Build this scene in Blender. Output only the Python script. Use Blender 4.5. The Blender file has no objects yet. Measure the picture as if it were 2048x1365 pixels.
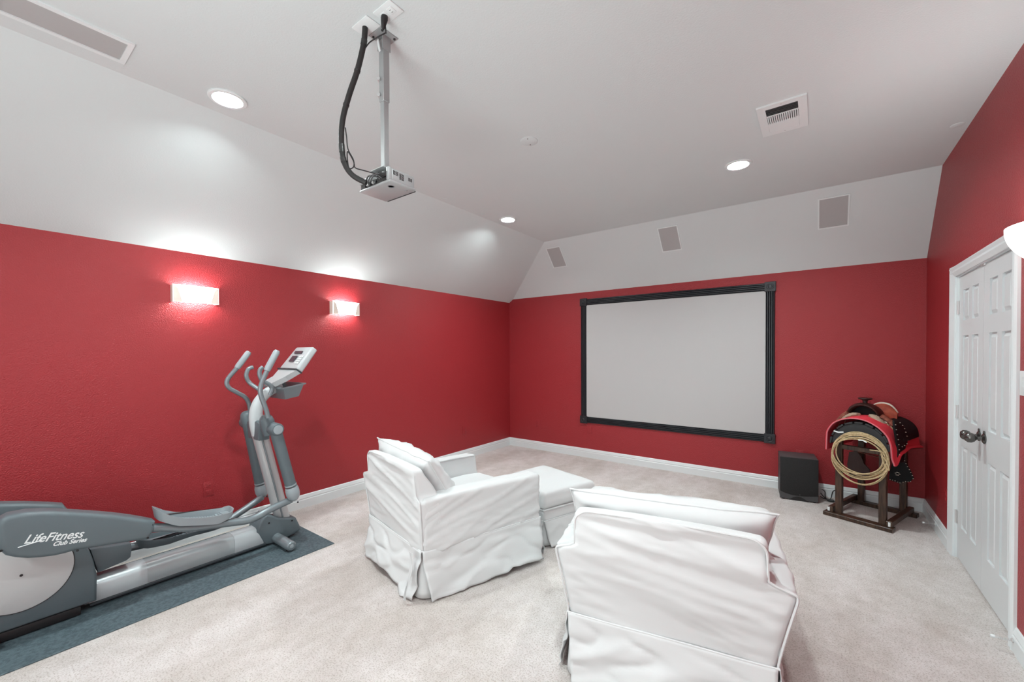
import bpy, bmesh, math, random
from mathutils import Vector, Matrix, noise
R_ = math.radians
sc = bpy.context.scene
col = sc.collection
random.seed(7)

# ---------------------------------------------------------------- camera, world, exposure
CAMD = (824.4385684439065,[0.802185, 0.5970585, -0.0045177],[-0.0044661, 0.0135663, 0.999898],[-0.5970589, 0.802083, -0.0135492],34.31603629016672)
f_, rv, uv, wv, sy_ = CAMD
cd = bpy.data.cameras.new('camera'); cam = bpy.data.objects.new('camera', cd); col.objects.link(cam)
cd.sensor_width = 36.0; cd.lens = f_ / 2048 * 36.0; cd.shift_y = sy_ / 2048; cd.clip_start = .02
Mx = Matrix(((rv[0], uv[0], -wv[0], 0), (rv[1], uv[1], -wv[1], 0), (rv[2], uv[2], -wv[2], 1.5), (0, 0, 0, 1)))
cam.matrix_world = Mx
sc.camera = cam
w = bpy.data.worlds.new('world'); sc.world = w; w.use_nodes = True
w.node_tree.nodes['Background'].inputs[0].default_value = (1, 1, 1, 1)
w.node_tree.nodes['Background'].inputs[1].default_value = 0.8
sc.view_settings.view_transform = 'Standard'; sc.view_settings.look = 'None'
sc.view_settings.gamma = 1; sc.view_settings.use_curve_mapping = False
sc.view_settings.exposure = EXPO = 0.20
DOWN_E, GLASS_E, UP_E, REAR_W, BOUNCE_W = 760.0, 4.5, 130.0, 6.0, 50.0
LC = (.90, 1, .995)

# added fill light behind the camera, set in a made-up opening
ld = bpy.data.lights.new('rear_fill_light', 'AREA'); ld.shape = 'RECTANGLE'; ld.size = 4.2; ld.size_y = 2.0
ld.energy = REAR_W; ld.color = LC
lo = bpy.data.objects.new('rear_fill_light', ld); col.objects.link(lo)
lo.location = (-1.6, -2.5, 1.35); lo.rotation_euler = (R_(90), 0, 0)

# added fill light behind the camera, aimed up like a bounced flash
fd = bpy.data.lights.new('ceiling_fill_light', 'AREA'); fd.shape = 'DISK'; fd.size = 1.6; fd.energy = BOUNCE_W; fd.color = LC
fo_ = bpy.data.objects.new('ceiling_fill_light', fd); col.objects.link(fo_); fo_.location = (-.9, -1.0, 1.1); fo_.rotation_euler = (R_(180 - 40), 0, 0)

# ---------------------------------------------------------------- materials
def mat(name, rgb, rough=.6, metal=0, bump=None, var=None, emit=None, coat=0, sheen=0, spec=.5):
    m = bpy.data.materials.new(name); m.use_nodes = True
    nt = m.node_tree; b = nt.nodes['Principled BSDF']
    b.inputs['Base Color'].default_value = (*rgb, 1); b.inputs['Roughness'].default_value = rough
    b.inputs['Metallic'].default_value = metal; b.inputs['Specular IOR Level'].default_value = spec
    if coat: b.inputs['Coat Weight'].default_value = coat
    if sheen: b.inputs['Sheen Weight'].default_value = sheen
    tc = nt.nodes.new('ShaderNodeTexCoord')
    def nz(scale, detail=3, stretch=None):
        n = nt.nodes.new('ShaderNodeTexNoise'); n.inputs['Scale'].default_value = scale; n.inputs['Detail'].default_value = detail
        if stretch:
            mp = nt.nodes.new('ShaderNodeMapping'); mp.inputs['Scale'].default_value = stretch
            nt.links.new(tc.outputs['Object'], mp.inputs[0]); nt.links.new(mp.outputs[0], n.inputs['Vector'])
        else: nt.links.new(tc.outputs['Object'], n.inputs['Vector'])
        return n
    if bump:
        sca, stg, dist = bump[:3]
        n = nz(sca, 4, bump[3] if len(bump) > 3 else None); bp = nt.nodes.new('ShaderNodeBump')
        bp.inputs['Strength'].default_value = stg; bp.inputs['Distance'].default_value = dist
        nt.links.new(n.outputs[0], bp.inputs['Height']); nt.links.new(bp.outputs[0], b.inputs['Normal'])
    if var:
        rgb2, sca = var[:2]
        n = nz(sca, 4, var[2] if len(var) > 2 else None); rp = nt.nodes.new('ShaderNodeValToRGB')
        rp.color_ramp.elements[0].position = .38; rp.color_ramp.elements[1].position = .62
        rp.color_ramp.elements[0].color = (*rgb, 1); rp.color_ramp.elements[1].color = (*rgb2, 1)
        nt.links.new(n.outputs[0], rp.inputs[0]); nt.links.new(rp.outputs[0], b.inputs['Base Color'])
    if emit:
        b.inputs['Emission Color'].default_value = (*emit[0], 1); b.inputs['Emission Strength'].default_value = emit[1]
    return m

RED = (.33, .020, .026)
M = {}
M['red'] = mat('red_wall_paint', RED, .42, bump=(130, .7, .008))
M['ceil'] = mat('white_ceiling_paint', (.635, .685, .69), .8, bump=(110, .22, .004))
M['trim'] = mat('white_trim_paint', (.73, .77, .78), .35)
M['door'] = mat('white_door_paint', (.66, .69, .70), .4)
M['cloth'] = mat('white_cotton', (.625, .645, .65), .95, bump=(420, .12, .001), sheen=.15)
M['grey'] = mat('grey_plastic', (.105, .137, .152), .42, bump=(500, .12, .0006))
M['greylt'] = mat('light_grey_plastic', (.30, .35, .375), .4, bump=(500, .1, .0005))
M['console'] = mat('pale_console_plastic', (.50, .545, .56), .38)
M['greydk'] = mat('dark_grey_plastic', (.035, .045, .052), .5)
M['tube'] = mat('grey_powder_coated_steel', (.21, .25, .27), .33, .35)
M['alu'] = mat('brushed_aluminium', (.50, .52, .53), .33, .35, bump=(30, .08, .001, (30, .4, 30)))
M['rail'] = mat('pale_rail_metal', (.46, .51, .53), .36, .12)
M['railmid'] = mat('satin_rail_metal', (.38, .425, .44), .3, .2)
M['disc'] = mat('pale_grey_disc', (.58, .60, .605), .45)
M['mat'] = mat('rubber_mat', (.050, .078, .092), .6, bump=(160, .6, .006), var=((.095, .135, .152), 60))
M['black'] = mat('black_plastic', (.012, .012, .013), .5)
M['frameblk'] = mat('black_painted_frame', (.013, .015, .019), .4)
M['screen'] = mat('projection_screen', (.50, .50, .50), .75)
M['subcloth'] = mat('black_grille_cloth', (.012, .012, .012), .9, bump=(700, .6, .001), var=((.022, .022, .023), 300))
M['subbody'] = mat('charcoal_cabinet', (.06, .06, .063), .5, bump=(300, .15, .0008))
M['grille'] = mat('grey_speaker_grille', (.42, .42, .42), .8, bump=(900, .3, .0006))
M['white'] = mat('white_plastic', (.74, .79, .795), .4)
M['slot'] = mat('dark_slot', (.03, .03, .03), .8)
M['dkvent'] = mat('vent_interior', (.12, .12, .12), .8)
M['silver'] = mat('silver_plastic', (.36, .38, .385), .38, .2)
M['steel'] = mat('galvanised_steel', (.36, .38, .385), .45, .25)
M['hose'] = mat('black_braided_sleeve', (.02, .02, .02), .6, bump=(300, .5, .001))
M['tape'] = mat('black_glossy_tape', (.035, .035, .035), .25)
M['wood'] = mat('dark_stained_wood', (.028, .014, .008), .35, bump=(20, .25, .002, (8, 8, 60)), var=((.075, .04, .024), 9, (8, 8, 1)))
M['leather'] = mat('dark_brown_leather', (.03, .009, .007), .4, bump=(120, .4, .002))
M['leatherblk'] = mat('black_leather', (.007, .008, .009), .7, bump=(120, .4, .002), spec=.25)
M['leatherred'] = mat('russet_leather', (.40, .085, .045), .5, bump=(60, .3, .002), var=((.28, .05, .03), 24))
M['tan'] = mat('tan_tooled_leather', (.30, .10, .06), .5, bump=(90, .8, .004), var=((.16, .04, .025), 45))
M['fleece'] = mat('cream_fleece', (.45, .34, .25), .95, bump=(90, 1, .01))
M['string'] = mat('tan_leather_string', (.36, .24, .14), .7)
M['stud'] = mat('pale_metal_stud', (.75, .72, .62), .3, .4)
M['blanket'] = mat('red_felt_blanket', (.74, .034, .058), .95, bump=(300, .4, .002))
M['blanketedge'] = mat('pink_bound_edge', (.60, .16, .19), .9)
M['drum'] = mat('black_drum_board', (.02, .022, .024), .6, bump=(50, .3, .002))
M['rope'] = mat('straw_rope', (.45, .33, .17), .8, bump=(260, .9, .003, (1, 1, 1)), var=((.60, .47, .28), 60))
M['pewter'] = mat('dark_pewter', (.13, .125, .12), .25, .9)
M['nickel'] = mat('satin_nickel', (.65, .65, .65), .35, .7)
M['bulb'] = mat('downlight_lens', (1, 1, 1), .5, emit=(LC, DOWN_E))
M['glass'] = mat('frosted_sconce_glass', (1, 1, 1), .4, emit=((1, .97, .94), GLASS_E))
M['uplamp'] = mat('sconce_lamp_light', (1, 1, 1), .5, emit=(LC, UP_E))
M['ivory'] = mat('ivory_sconce_frame', (.82, .72, .64), .45)
M['lcd'] = mat('dark_display', (.07, .06, .075), .2)
M['lens'] = mat('projector_lens_glass', (.01, .01, .015), .05, coat=1)

def carpet():
    m = bpy.data.materials.new('beige_cut_pile_carpet'); m.use_nodes = True
    nt = m.node_tree; b = nt.nodes['Principled BSDF']; N = nt.nodes.new; L = nt.links.new
    b.inputs['Roughness'].default_value = 1; b.inputs['Specular IOR Level'].default_value = .1
    tc = N('ShaderNodeTexCoord')
    def noi(s, d, ro=.5, mp=None):
        n = N('ShaderNodeTexNoise'); n.inputs['Scale'].default_value = s; n.inputs['Detail'].default_value = d; n.inputs['Roughness'].default_value = ro
        if mp:
            q = N('ShaderNodeMapping'); q.inputs['Scale'].default_value = mp[0]; q.inputs['Rotation'].default_value = (0, 0, mp[1])
            L(tc.outputs['Object'], q.inputs[0]); L(q.outputs[0], n.inputs['Vector'])
        else: L(tc.outputs['Object'], n.inputs['Vector'])
        return n
    def ramp(src, p0, p1, c0, c1):
        r = N('ShaderNodeValToRGB'); e = r.color_ramp.elements; e[0].position = p0; e[1].position = p1
        e[0].color = (*c0, 1); e[1].color = (*c1, 1); L(src.outputs[0], r.inputs[0]); return r
    def mix(a, bb, kind, fac):
        x = N('ShaderNodeMix'); x.data_type = 'RGBA'; x.blend_type = kind; x.inputs[0].default_value = fac
        L(a.outputs[0], x.inputs[6]); L(bb.outputs[0], x.inputs[7])
        class O: outputs = [x.outputs[2]]
        return O
    brush = ramp(noi(3.0, 5, .62, ((1, .45, 1), .6)), .38, .62, (.76, .70, .665), (.91, .86, .845))
    blotch = ramp(noi(13, 5, .65), .35, .62, (.90, .89, .88), (1, 1, 1))
    fleck = ramp(noi(120, 3, .7), .36, .50, (.52, .46, .41), (1, 1, 1))
    tuft = ramp(noi(330, 2, .6), .30, .62, (.86, .855, .85), (1.0, 1.0, 1.0))
    c = mix(mix(mix(brush, blotch, 'MULTIPLY', 1), fleck, 'MULTIPLY', .62), tuft, 'MULTIPLY', .7)
    L(c.outputs[0], b.inputs['Base Color'])
    h = noi(190, 4, .7); bp = N('ShaderNodeBump'); bp.inputs['Strength'].default_value = .8; bp.inputs['Distance'].default_value = .012
    L(h.outputs[0], bp.inputs['Height']); L(bp.outputs[0], b.inputs['Normal'])
    return m
M['carpet'] = carpet()

# ---------------------------------------------------------------- mesh helpers
def V(*a): return Vector(a)
class MB:
    def __init__(s): s.v = []; s.f = []
    def add(s, vs, fs):
        o = len(s.v); s.v += [Vector(p) for p in vs]; s.f += [tuple(i + o for i in f) for f in fs]; return s
    def bm_add(s, bm):
        bm.verts.index_update()
        return s.add([v.co.copy() for v in bm.verts], [[v.index for v in f.verts] for f in bm.faces])
    def box(s, lo, hi, bev=0, seg=2, mtx=None):
        bm = bmesh.new(); bmesh.ops.create_cube(bm, size=1)
        for v in bm.verts:
            v.co = Vector([lo[i] + (v.co[i] + .5) * (hi[i] - lo[i]) for i in range(3)])
        if bev: bmesh.ops.bevel(bm, geom=bm.edges[:], offset=bev, segments=seg, affect='EDGES', profile=.5)
        if mtx: bm.transform(mtx)
        s.bm_add(bm); bm.free(); return s
    def prism(s, pts, axis, a, b, bev=0, seg=2, mtx=None):
        # polygon pts in the two other axes, extruded along axis from a to b
        def P(p, t):
            return {'x': V(t, p[0], p[1]), 'y': V(p[0], t, p[1]), 'z': V(p[0], p[1], t)}[axis]
        bm = bmesh.new(); A = [bm.verts.new(P(p, a)) for p in pts]; B = [bm.verts.new(P(p, b)) for p in pts]
        n = len(pts); fa = bm.faces.new(A); fb = bm.faces.new(B[::-1])
        for i in range(n): bm.faces.new((A[i], B[i], B[(i + 1) % n], A[(i + 1) % n]))
        bmesh.ops.recalc_face_normals(bm, faces=bm.faces[:])
        if bev:
            es = list(set(list(fa.edges) + list(fb.edges)))
            bmesh.ops.bevel(bm, geom=es, offset=bev, segments=seg, affect='EDGES', profile=.5, clamp_overlap=True)
        if mtx: bm.transform(mtx)
        s.bm_add(bm); bm.free(); return s
    def tube(s, pts, rad, n=12, closed=False, flat=1.0):
        pts = [Vector(p) for p in pts]; m = len(pts)
        rr = rad if isinstance(rad, (list, tuple)) else [rad] * m
        tan = []
        for i in range(m):
            a = pts[(i - 1) % m] if (closed or i > 0) else pts[i]; b = pts[(i + 1) % m] if (closed or i < m - 1) else pts[i]
            tan.append((b - a).normalized())
        up = V(0, 0, 1) if abs(tan[0].z) < .9 else V(1, 0, 0)
        nn = (up - tan[0] * up.dot(tan[0])).normalized(); vs = []
        for i in range(m):
            nn = (nn - tan[i] * nn.dot(tan[i])).normalized(); bb = tan[i].cross(nn)
            for k in range(n):
                a = 2 * math.pi * k / n; vs.append(pts[i] + (nn * math.cos(a) + bb * math.sin(a) * flat) * rr[i])
        fs = []
        for i in range(m if closed else m - 1):
            j = (i + 1) % m
            for k in range(n): fs.append((i * n + k, i * n + (k + 1) % n, j * n + (k + 1) % n, j * n + k))
        if not closed: fs += [tuple(range(n))[::-1], tuple((m - 1) * n + k for k in range(n))]
        return s.add(vs, fs)
    def lathe(s, prof, n=24, mtx=None, cap=True):
        # prof: (radius, height) along z
        vs = []; fs = []; m = len(prof)
        for r, z in prof:
            for k in range(n):
                a = 2 * math.pi * k / n; vs.append(V(r * math.cos(a), r * math.sin(a), z))
        for i in range(m - 1):
            for k in range(n): fs.append((i * n + k, i * n + (k + 1) % n, (i + 1) * n + (k + 1) % n, (i + 1) * n + k))
        if cap and prof[0][0] > 1e-5: fs.append(tuple(range(n))[::-1])
        if cap and prof[-1][0] > 1e-5: fs.append(tuple((m - 1) * n + k for k in range(n)))
        if mtx: vs = [mtx @ v for v in vs]
        return s.add(vs, fs)
    def grid(s, fn, nu, nv, thick=0):
        vs = [Vector(fn(i / nu, j / nv)) for j in range(nv + 1) for i in range(nu + 1)]; W = nu + 1
        fs = [(j * W + i, j * W + i + 1, (j + 1) * W + i + 1, (j + 1) * W + i) for j in range(nv) for i in range(nu)]
        if thick:
            nr = [V(0, 0, 0) for _ in vs]
            for f in fs:
                c = (vs[f[1]] - vs[f[0]]).cross(vs[f[3]] - vs[f[0]])
                for k in f: nr[k] += c
            N0 = len(vs); vs2 = [v - (n.normalized() * thick if n.length > 0 else n) for v, n in zip(vs, nr)]
            edge = [i for i in range(nu + 1)] + [j * W + nu for j in range(1, nv + 1)] + [nv * W + i for i in range(nu - 1, -1, -1)] + [j * W for j in range(nv - 1, 0, -1)]
            f2 = [tuple(k + N0 for k in f[::-1]) for f in fs]
            f3 = [(edge[i], edge[(i + 1) % len(edge)], edge[(i + 1) % len(edge)] + N0, edge[i] + N0) for i in range(len(edge))]
            fs = fs + f2 + f3; vs = vs + vs2
        return s.add(vs, fs)
    def map(s, fn): s.v = [Vector(fn(v)) for v in s.v]; return s
    def build(s, name, m, parent=None, smooth=True, weld=False, angle=40):
        me = bpy.data.meshes.new(name); org = V(0, 0, 0)
        if parent is not None:
            p = parent
            while p is not None: org += p.location; p = p.parent
        elif s.v:
            xs = [v.x for v in s.v]; ys = [v.y for v in s.v]; zs = [v.z for v in s.v]
            org = V((min(xs) + max(xs)) / 2, (min(ys) + max(ys)) / 2, min(zs))
        me.from_pydata([v - org for v in s.v], [], s.f)
        bm = bmesh.new(); bm.from_mesh(me)
        if weld: bmesh.ops.remove_doubles(bm, verts=bm.verts[:], dist=1e-5)
        bmesh.ops.recalc_face_normals(bm, faces=bm.faces[:])
        for f in bm.faces: f.smooth = smooth
        if smooth:
            lim = R_(angle)
            for e in bm.edges:
                if len(e.link_faces) == 2 and e.calc_face_angle(0) > lim: e.smooth = False
        bm.to_mesh(me); bm.free()
        me.materials.append(M[m] if isinstance(m, str) else m)
        o = bpy.data.objects.new(name, me); col.objects.link(o)
        if parent is not None: o.parent = parent
        else: o.location = org
        return o

def tag(o, label, cat, group=None):
    o['label'] = label; o['category'] = cat
    if group: o['group'] = group
    return o
def thing(name, label, cat, loc, group=None):
    o = bpy.data.objects.new(name, None); col.objects.link(o); o.location = loc; o.empty_display_size = .1
    return tag(o, label, cat, group)
def struct(o): o['kind'] = 'structure'; return o
def copy_tree(o, parent=None):
    c = o.copy(); col.objects.link(c)
    if parent is not None: c.parent = parent
    for ch in [x for x in o.children]: copy_tree(ch, c)
    return c
def smooth_path(pts, k=6):
    pts = [Vector(p) for p in pts]; out = []
    for i in range(len(pts) - 1):
        p0 = pts[max(i - 1, 0)]; p1 = pts[i]; p2 = pts[i + 1]; p3 = pts[min(i + 2, len(pts) - 1)]
        for j in range(k):
            t = j / k
            out.append(.5 * ((2 * p1) + (p2 - p0) * t + (2 * p0 - 5 * p1 + 4 * p2 - p3) * t * t + (3 * p1 - p0 - 3 * p2 + p3) * t ** 3))
    out.append(pts[-1]); return out
def sst(a, b, x):
    t = min(1, max(0, (x - a) / (b - a))); return t * t * (3 - 2 * t)

# ---------------------------------------------------------------- the room
XL, XR, YB, YR = -4.023, .795, 5.340, -2.60
HL, HB, HC, XC, YC = 2.305, 2.355, 2.999, -2.994, 4.766
sl = (HC - HL) / (XC - XL)
xs_b = XL + (HB - HL) / sl          # where the left slope meets the top of the far red wall
T = .12
# closet double door opening in the right wall
DY0, DY1, DZ = 3.195, 4.312, 2.035
struct(MB().box((XL - T, YR - T, -.1), (XR + .6, YB + T, 0)).build('floor', 'carpet', smooth=False))
struct(MB().box((XL - T, YR, 0), (XL, YB + T, HL)).build('wall_left', 'red', smooth=False))
struct(MB().prism([(XL, 0), (XR, 0), (XR, HB), (xs_b, HB), (XL, HL)], 'y', YB, YB + T).build('wall_back', 'red', smooth=False))
def wall_right():
    b = MB()
    gab = [(YR, 0), (DY0, 0), (DY0, DZ), (DY1, DZ), (DY1, 0), (YB, 0), (YB, HB), (YC, HC), (YR, HC)]
    b.prism(gab, 'x', XR, XR + T); return b
struct(wall_right().build('wall_right', 'red', smooth=False))
# unseen wall behind the camera; its opening is made up for the fill light
b = MB(); b.box((XL, YR - T, 0), (-3.8, YR, HL)); b.box((.6, YR - T, 0), (XR, YR, HC)); b.prism([(-3.8, 2.4), (.6, 2.4), (.6, HC), (XC, HC), (XL + .15, 2.4)], 'y', YR - T, YR)
struct(b.build('wall_front', 'red', smooth=False))
def slab(pts, th=.1):
    n = (pts[1] - pts[0]).cross(pts[2] - pts[0]).normalized()
    if n.z < 0: n = -n
    k = len(pts); b = MB()
    b.add(pts + [p + n * th for p in pts], [tuple(range(k)), tuple(range(k, 2 * k))[::-1]] + [(i, (i + 1) % k, (i + 1) % k + k, i + k) for i in range(k)]); return b
DL = [(-2.79, .965), (-2.81, 3.71), (-.525, 3.75), (-.525, .965), (-2.79, -1.7), (-.525, -1.7)]
c_ = struct(slab([V(XC, YR, HC), V(XR, YR, HC), V(XR, YC, HC), V(XC, YC, HC)]).build('ceiling', 'ceil', smooth=False))
cut = MB()
for x_, y_ in DL: cut.lathe([(.074, -.05), (.074, .06)], 40, Matrix.Translation((x_, y_, HC)))
cut = cut.build('cutter', 'ceil')
md = c_.modifiers.new('b', 'BOOLEAN'); md.operation = 'DIFFERENCE'; md.object = cut; md.solver = 'EXACT'
me_ = bpy.data.meshes.new_from_object(c_.evaluated_get(bpy.context.evaluated_depsgraph_get())); c_.modifiers.clear(); c_.data = me_
bpy.data.objects.remove(cut)
s1 = struct(slab([V(XL, YR, HL), V(XC, YR, HC), V(XC, YC, HC), V(xs_b, YB, HB), V(XL, YB, HL)]).build('ceiling_slope_left', 'ceil', smooth=False))
s2 = struct(slab([V(xs_b, YB, HB), V(XC, YC, HC), V(XR, YC, HC), V(XR, YB, HB)]).build('ceiling_slope_back', 'ceil', smooth=False))
# baseboards with a stepped, rounded profile
BP = [(0, 0), (.016, 0), (.016, .075), (.011, .082), (.014, .092), (.009, .105), (.006, .118), (0, .125)]
struct(MB().prism([(XL + a, z) for a, z in BP], 'y', YR, YB).build('baseboard_left', 'trim', angle=25))
struct(MB().prism([(YB - a, z) for a, z in BP], 'x', XL, XR).build('baseboard_back', 'trim', angle=25))
b = MB(); b.prism([(XR - a, z) for a, z in BP], 'y', DY1 + .115, YB); b.prism([(XR - a, z) for a, z in BP], 'y', YR, DY0 - .07)
struct(b.build('baseboard_right', 'trim', angle=25))

# double closet door, its casing and hardware
dr = bpy.data.objects.new('door_1', None); col.objects.link(dr); dr.location = (XR, (DY0 + DY1) / 2, 0); struct(dr)
CW = .075
cprof = [(0, 0), (0, .012), (.012, .020), (.03, .014), (.045, .018), (.062, .013), (CW, .008), (CW, 0)]   # across the casing, standing proud
def casing_y(y_in, sgn):   # vertical leg, inner edge at y_in
    pts = [(XR - h, y_in + sgn * (CW - a)) for a, h in cprof]
    return MB().prism(pts, 'z', 0, DZ + CW)
far_c = MB().prism([(XR - h, DY1 + .105 - a * 1.4) for a, h in cprof], 'z', 0, DZ + CW)
far_c.build('casing', 'trim', dr, angle=20); casing_y(DY0, -1).build('casing', 'trim', dr, angle=20)
MB().prism([(XR - h, DZ + CW - a) for a, h in cprof], 'y', DY0 - CW, DY1 + .105).build('casing', 'trim', dr, angle=20)
b = MB(); b.box((XR, DY0 - .0, 0), (XR + T, DY0 + .006, DZ)); b.box((XR, DY1 - .006, 0), (XR + T, DY1, DZ)); b.box((XR, DY0, DZ - .006), (XR + T, DY1, DZ))
b.box((XR + .055, DY0, DZ - .02), (XR + .075, DY1, DZ - .006)); b.build('jamb', 'trim', dr, smooth=False)
XD = XR + .014
def leaf(y0, y1, knob_y, hinge_y, hs):
    lf = MB(); zz = [0.012, .25, .83, 1.02, 1.605, 1.71, 1.925, DZ - .008]
    W = y1 - y0; st = .103; mu = .07; pw = (W - 2 * st - mu) / 2
    ys = [y0, y0 + st, y0 + st + pw, y0 + st + pw + mu, y1 - st, y1]
    lf.box((XD + .012, y0, zz[0]), (XD + .036, y1, zz[-1]))
    for a, c in ((0, 1), (2, 3), (4, 5)): lf.box((XD, ys[a], zz[0]), (XD + .013, ys[c], zz[-1]))
    for a, c in ((0, 1), (2, 3), (4, 5), (6, 7)):
        for e in (1, 3): lf.box((XD, ys[e] - .001, zz[a]), (XD + .013, ys[e + 1] + .001, zz[c]))
    L = lf.build('door_leaf', 'door', dr, smooth=False)
    for e in (1, 3):
        for a in (1, 3, 5):
            ya, yb, za, zb = ys[e], ys[e + 1], zz[a], zz[a + 1]; k = .006; m = .028
            p = MB(); outer = [(ya + k, za + k), (yb - k, za + k), (yb - k, zb - k), (ya + k, zb - k)]
            inner = [(ya + m, za + m), (yb - m, za + m), (yb - m, zb - m), (ya + m, zb - m)]
            p.add([(XD + .0125, *q) for q in outer] + [(XD + .002, *q) for q in inner], [(4, 5, 6, 7)] + [(i, (i + 1) % 4, (i + 1) % 4 + 4, i + 4) for i in range(4)])
            p.build('panel', 'door', L, smooth=False)
    k = MB(); mt = Matrix.Translation((XD, knob_y, .965)) @ Matrix.Rotation(R_(-90), 4, 'Y')
    k.lathe([(.0, 0), (.030, 0), (.031, .006), (.024, .011), (.011, .014), (.009, .030), (.012, .036), (.024, .044), (.031, .058), (.030, .072), (.020, .083), (0, .087)], 24, mt)
    k.box((XD - .008, knob_y - .012, .99), (XD, knob_y + .012, 1.012), .006)
    kk = k.build('door_knob', 'pewter', L); kk['label'] = 'dark pewter egg shaped door knob'
    for z in hs:
        h = MB(); h.tube([(XD - .006, hinge_y, z - .048), (XD - .006, hinge_y, z + .048)], .0065, 10); h.box((XD - .003, hinge_y - .03, z - .045), (XD + .001, hinge_y + .03, z + .045))
        h.build('hinge', 'nickel', L)
YM = 3.752
leaf(DY0 + .004, YM - .0015, YM - .048, DY0 + .006, (.30, 1.06, 1.81)); leaf(YM + .0015, DY1 - .004, YM + .052, DY1 - .006, (.30, 1.06, 1.81))
MB().box((XR + .004, YM - .035, DZ - .016), (XR + .02, YM + .035, DZ - .004), .002).build('ball_catch', 'nickel', dr)

# ---------------------------------------------------------------- projection screen
sx0, sx1, sz0, sz1 = -2.735, -.385, .495, 2.255
scr = thing('projection_screen', 'large pale grey projection screen in a black fluted frame on the far wall', 'screen', (-1.56, YB - .02, sz0))
MB().box((sx0 + .085, YB - .012, sz0 + .085), (sx1 - .085, YB - .001, sz1 - .085)).build('screen_panel', 'screen', scr, smooth=False)
flute = [(0, .004), (.006, .016), (.014, .018), (.020, .010), (.026, .018), (.034, .018), (.040, .010), (.046, .018), (.054, .018), (.060, .010), (.066, .018), (.074, .018), (.080, .010), (.085, .016), (.090, .004)]
fw_ = .09
def flp(base, sgn, horiz):
    pts = [(YB - d - .004, base + sgn * a) if horiz else (base + sgn * a, YB - d - .004) for a, d in flute]
    return pts + ([(YB, base + sgn * fw_), (YB, base)] if horiz else [(base + sgn * fw_, YB), (base, YB)])
MB().prism(flp(sz1, -1, 1), 'x', sx0, sx1).build('frame_rail', 'frameblk', scr, angle=20)
MB().prism(flp(sz0, 1, 1), 'x', sx0, sx1).build('frame_rail', 'frameblk', scr, angle=20)
MB().prism(flp(sx0, 1, 0), 'z', sz0, sz1).build('frame_rail', 'frameblk', scr, angle=20)
MB().prism(flp(sx1, -1, 0), 'z', sz0, sz1).build('frame_rail', 'frameblk', scr, angle=20)
for cx, sx_ in ((sx0, 1), (sx1, -1)):
    for cz, sz_ in ((sz0, 1), (sz1, -1)):
        b = MB(); x0 = cx - sx_ * .008; z0 = cz - sz_ * .008; x1 = cx + sx_ * .098; z1 = cz + sz_ * .098
        b.box((min(x0, x1), YB - .032, min(z0, z1)), (max(x0, x1), YB - .0, max(z0, z1)), .003, 1)
        mt = Matrix.Translation(((x0 + x1) / 2, YB - .032, (z0 + z1) / 2)) @ Matrix.Rotation(R_(90), 4, 'X')
        b.lathe([(.040, 0), (.040, .004), (.034, .005), (.030, .002), (.022, .002), (.016, .007), (0, .009)], 24, mt)
        b.build('corner_block', 'frameblk', scr, angle=30)

# ---------------------------------------------------------------- sconces on the left wall
def wall_sconce(yc, label):
    zc = 1.97; W = .30; H = .132; t = thing('wall_sconce', label, 'wall light', (XL, yc, zc - H / 2), 'glass wall sconces on the left wall')
    # ivory flat front frame ends that hold a bowed glass shade
    fr = MB(); fr.box((XL, yc - .07, zc - .045), (XL + .012, yc + .07, zc + .045), .003)
    fr.box((XL + .01, yc - .015, zc - .012), (XL + .06, yc + .015, zc + .012), .003)
    fr.build('backplate', 'ivory', t)
    D = .085
    def sh(u, v):
        y = yc - W / 2 + u * W; e = abs(2 * u - 1)
        x = XL + D - .040 * sst(.62, 1, e) * (1 - .0) ; x = XL + D * (1 - .16 * e ** 2)
        return (x, y, zc - H / 2 + v * H)
    MB().grid(sh, 24, 6, .006).build('glass_shade', 'glass', t)
    for s_ in (-1, 1):
        e = MB(); y0 = yc + s_ * (W / 2 - .003)
        e.box((XL + .0, min(y0, y0 - s_ * .006), zc - H / 2), (XL + D * .84, max(y0, y0 - s_ * .006), zc + H / 2), .001, 1)
        # the folded front cheek
        xa = XL + D * .84
        e.add([(xa + .006, y0, zc - H / 2), (xa + .0085, y0 - s_ * .055, zc - H / 2), (xa + .0085, y0 - s_ * .028, zc + H / 2 - .03), (xa + .006, y0, zc + H / 2),
               (xa + .002, y0, zc - H / 2), (xa + .0045, y0 - s_ * .055, zc - H / 2), (xa + .0045, y0 - s_ * .028, zc + H / 2 - .03), (xa + .002, y0, zc + H / 2)],
              [(0, 1, 2, 3), (7, 6, 5, 4), (0, 4, 5, 1), (1, 5, 6, 2), (2, 6, 7, 3), (3, 7, 4, 0)])
        e.build('shade_cheek', 'ivory', t, smooth=False)
    MB().box((XL + .025, yc - .06, zc - .01), (XL + .06, yc + .06, zc + .02), .008).build('lamp', 'uplamp', t)
    return t
wall_sconce(1.133, 'glowing rectangular glass sconce on the red wall, the left of two')
wall_sconce(2.425, 'glowing rectangular glass sconce on the red wall, the right of two')
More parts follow.
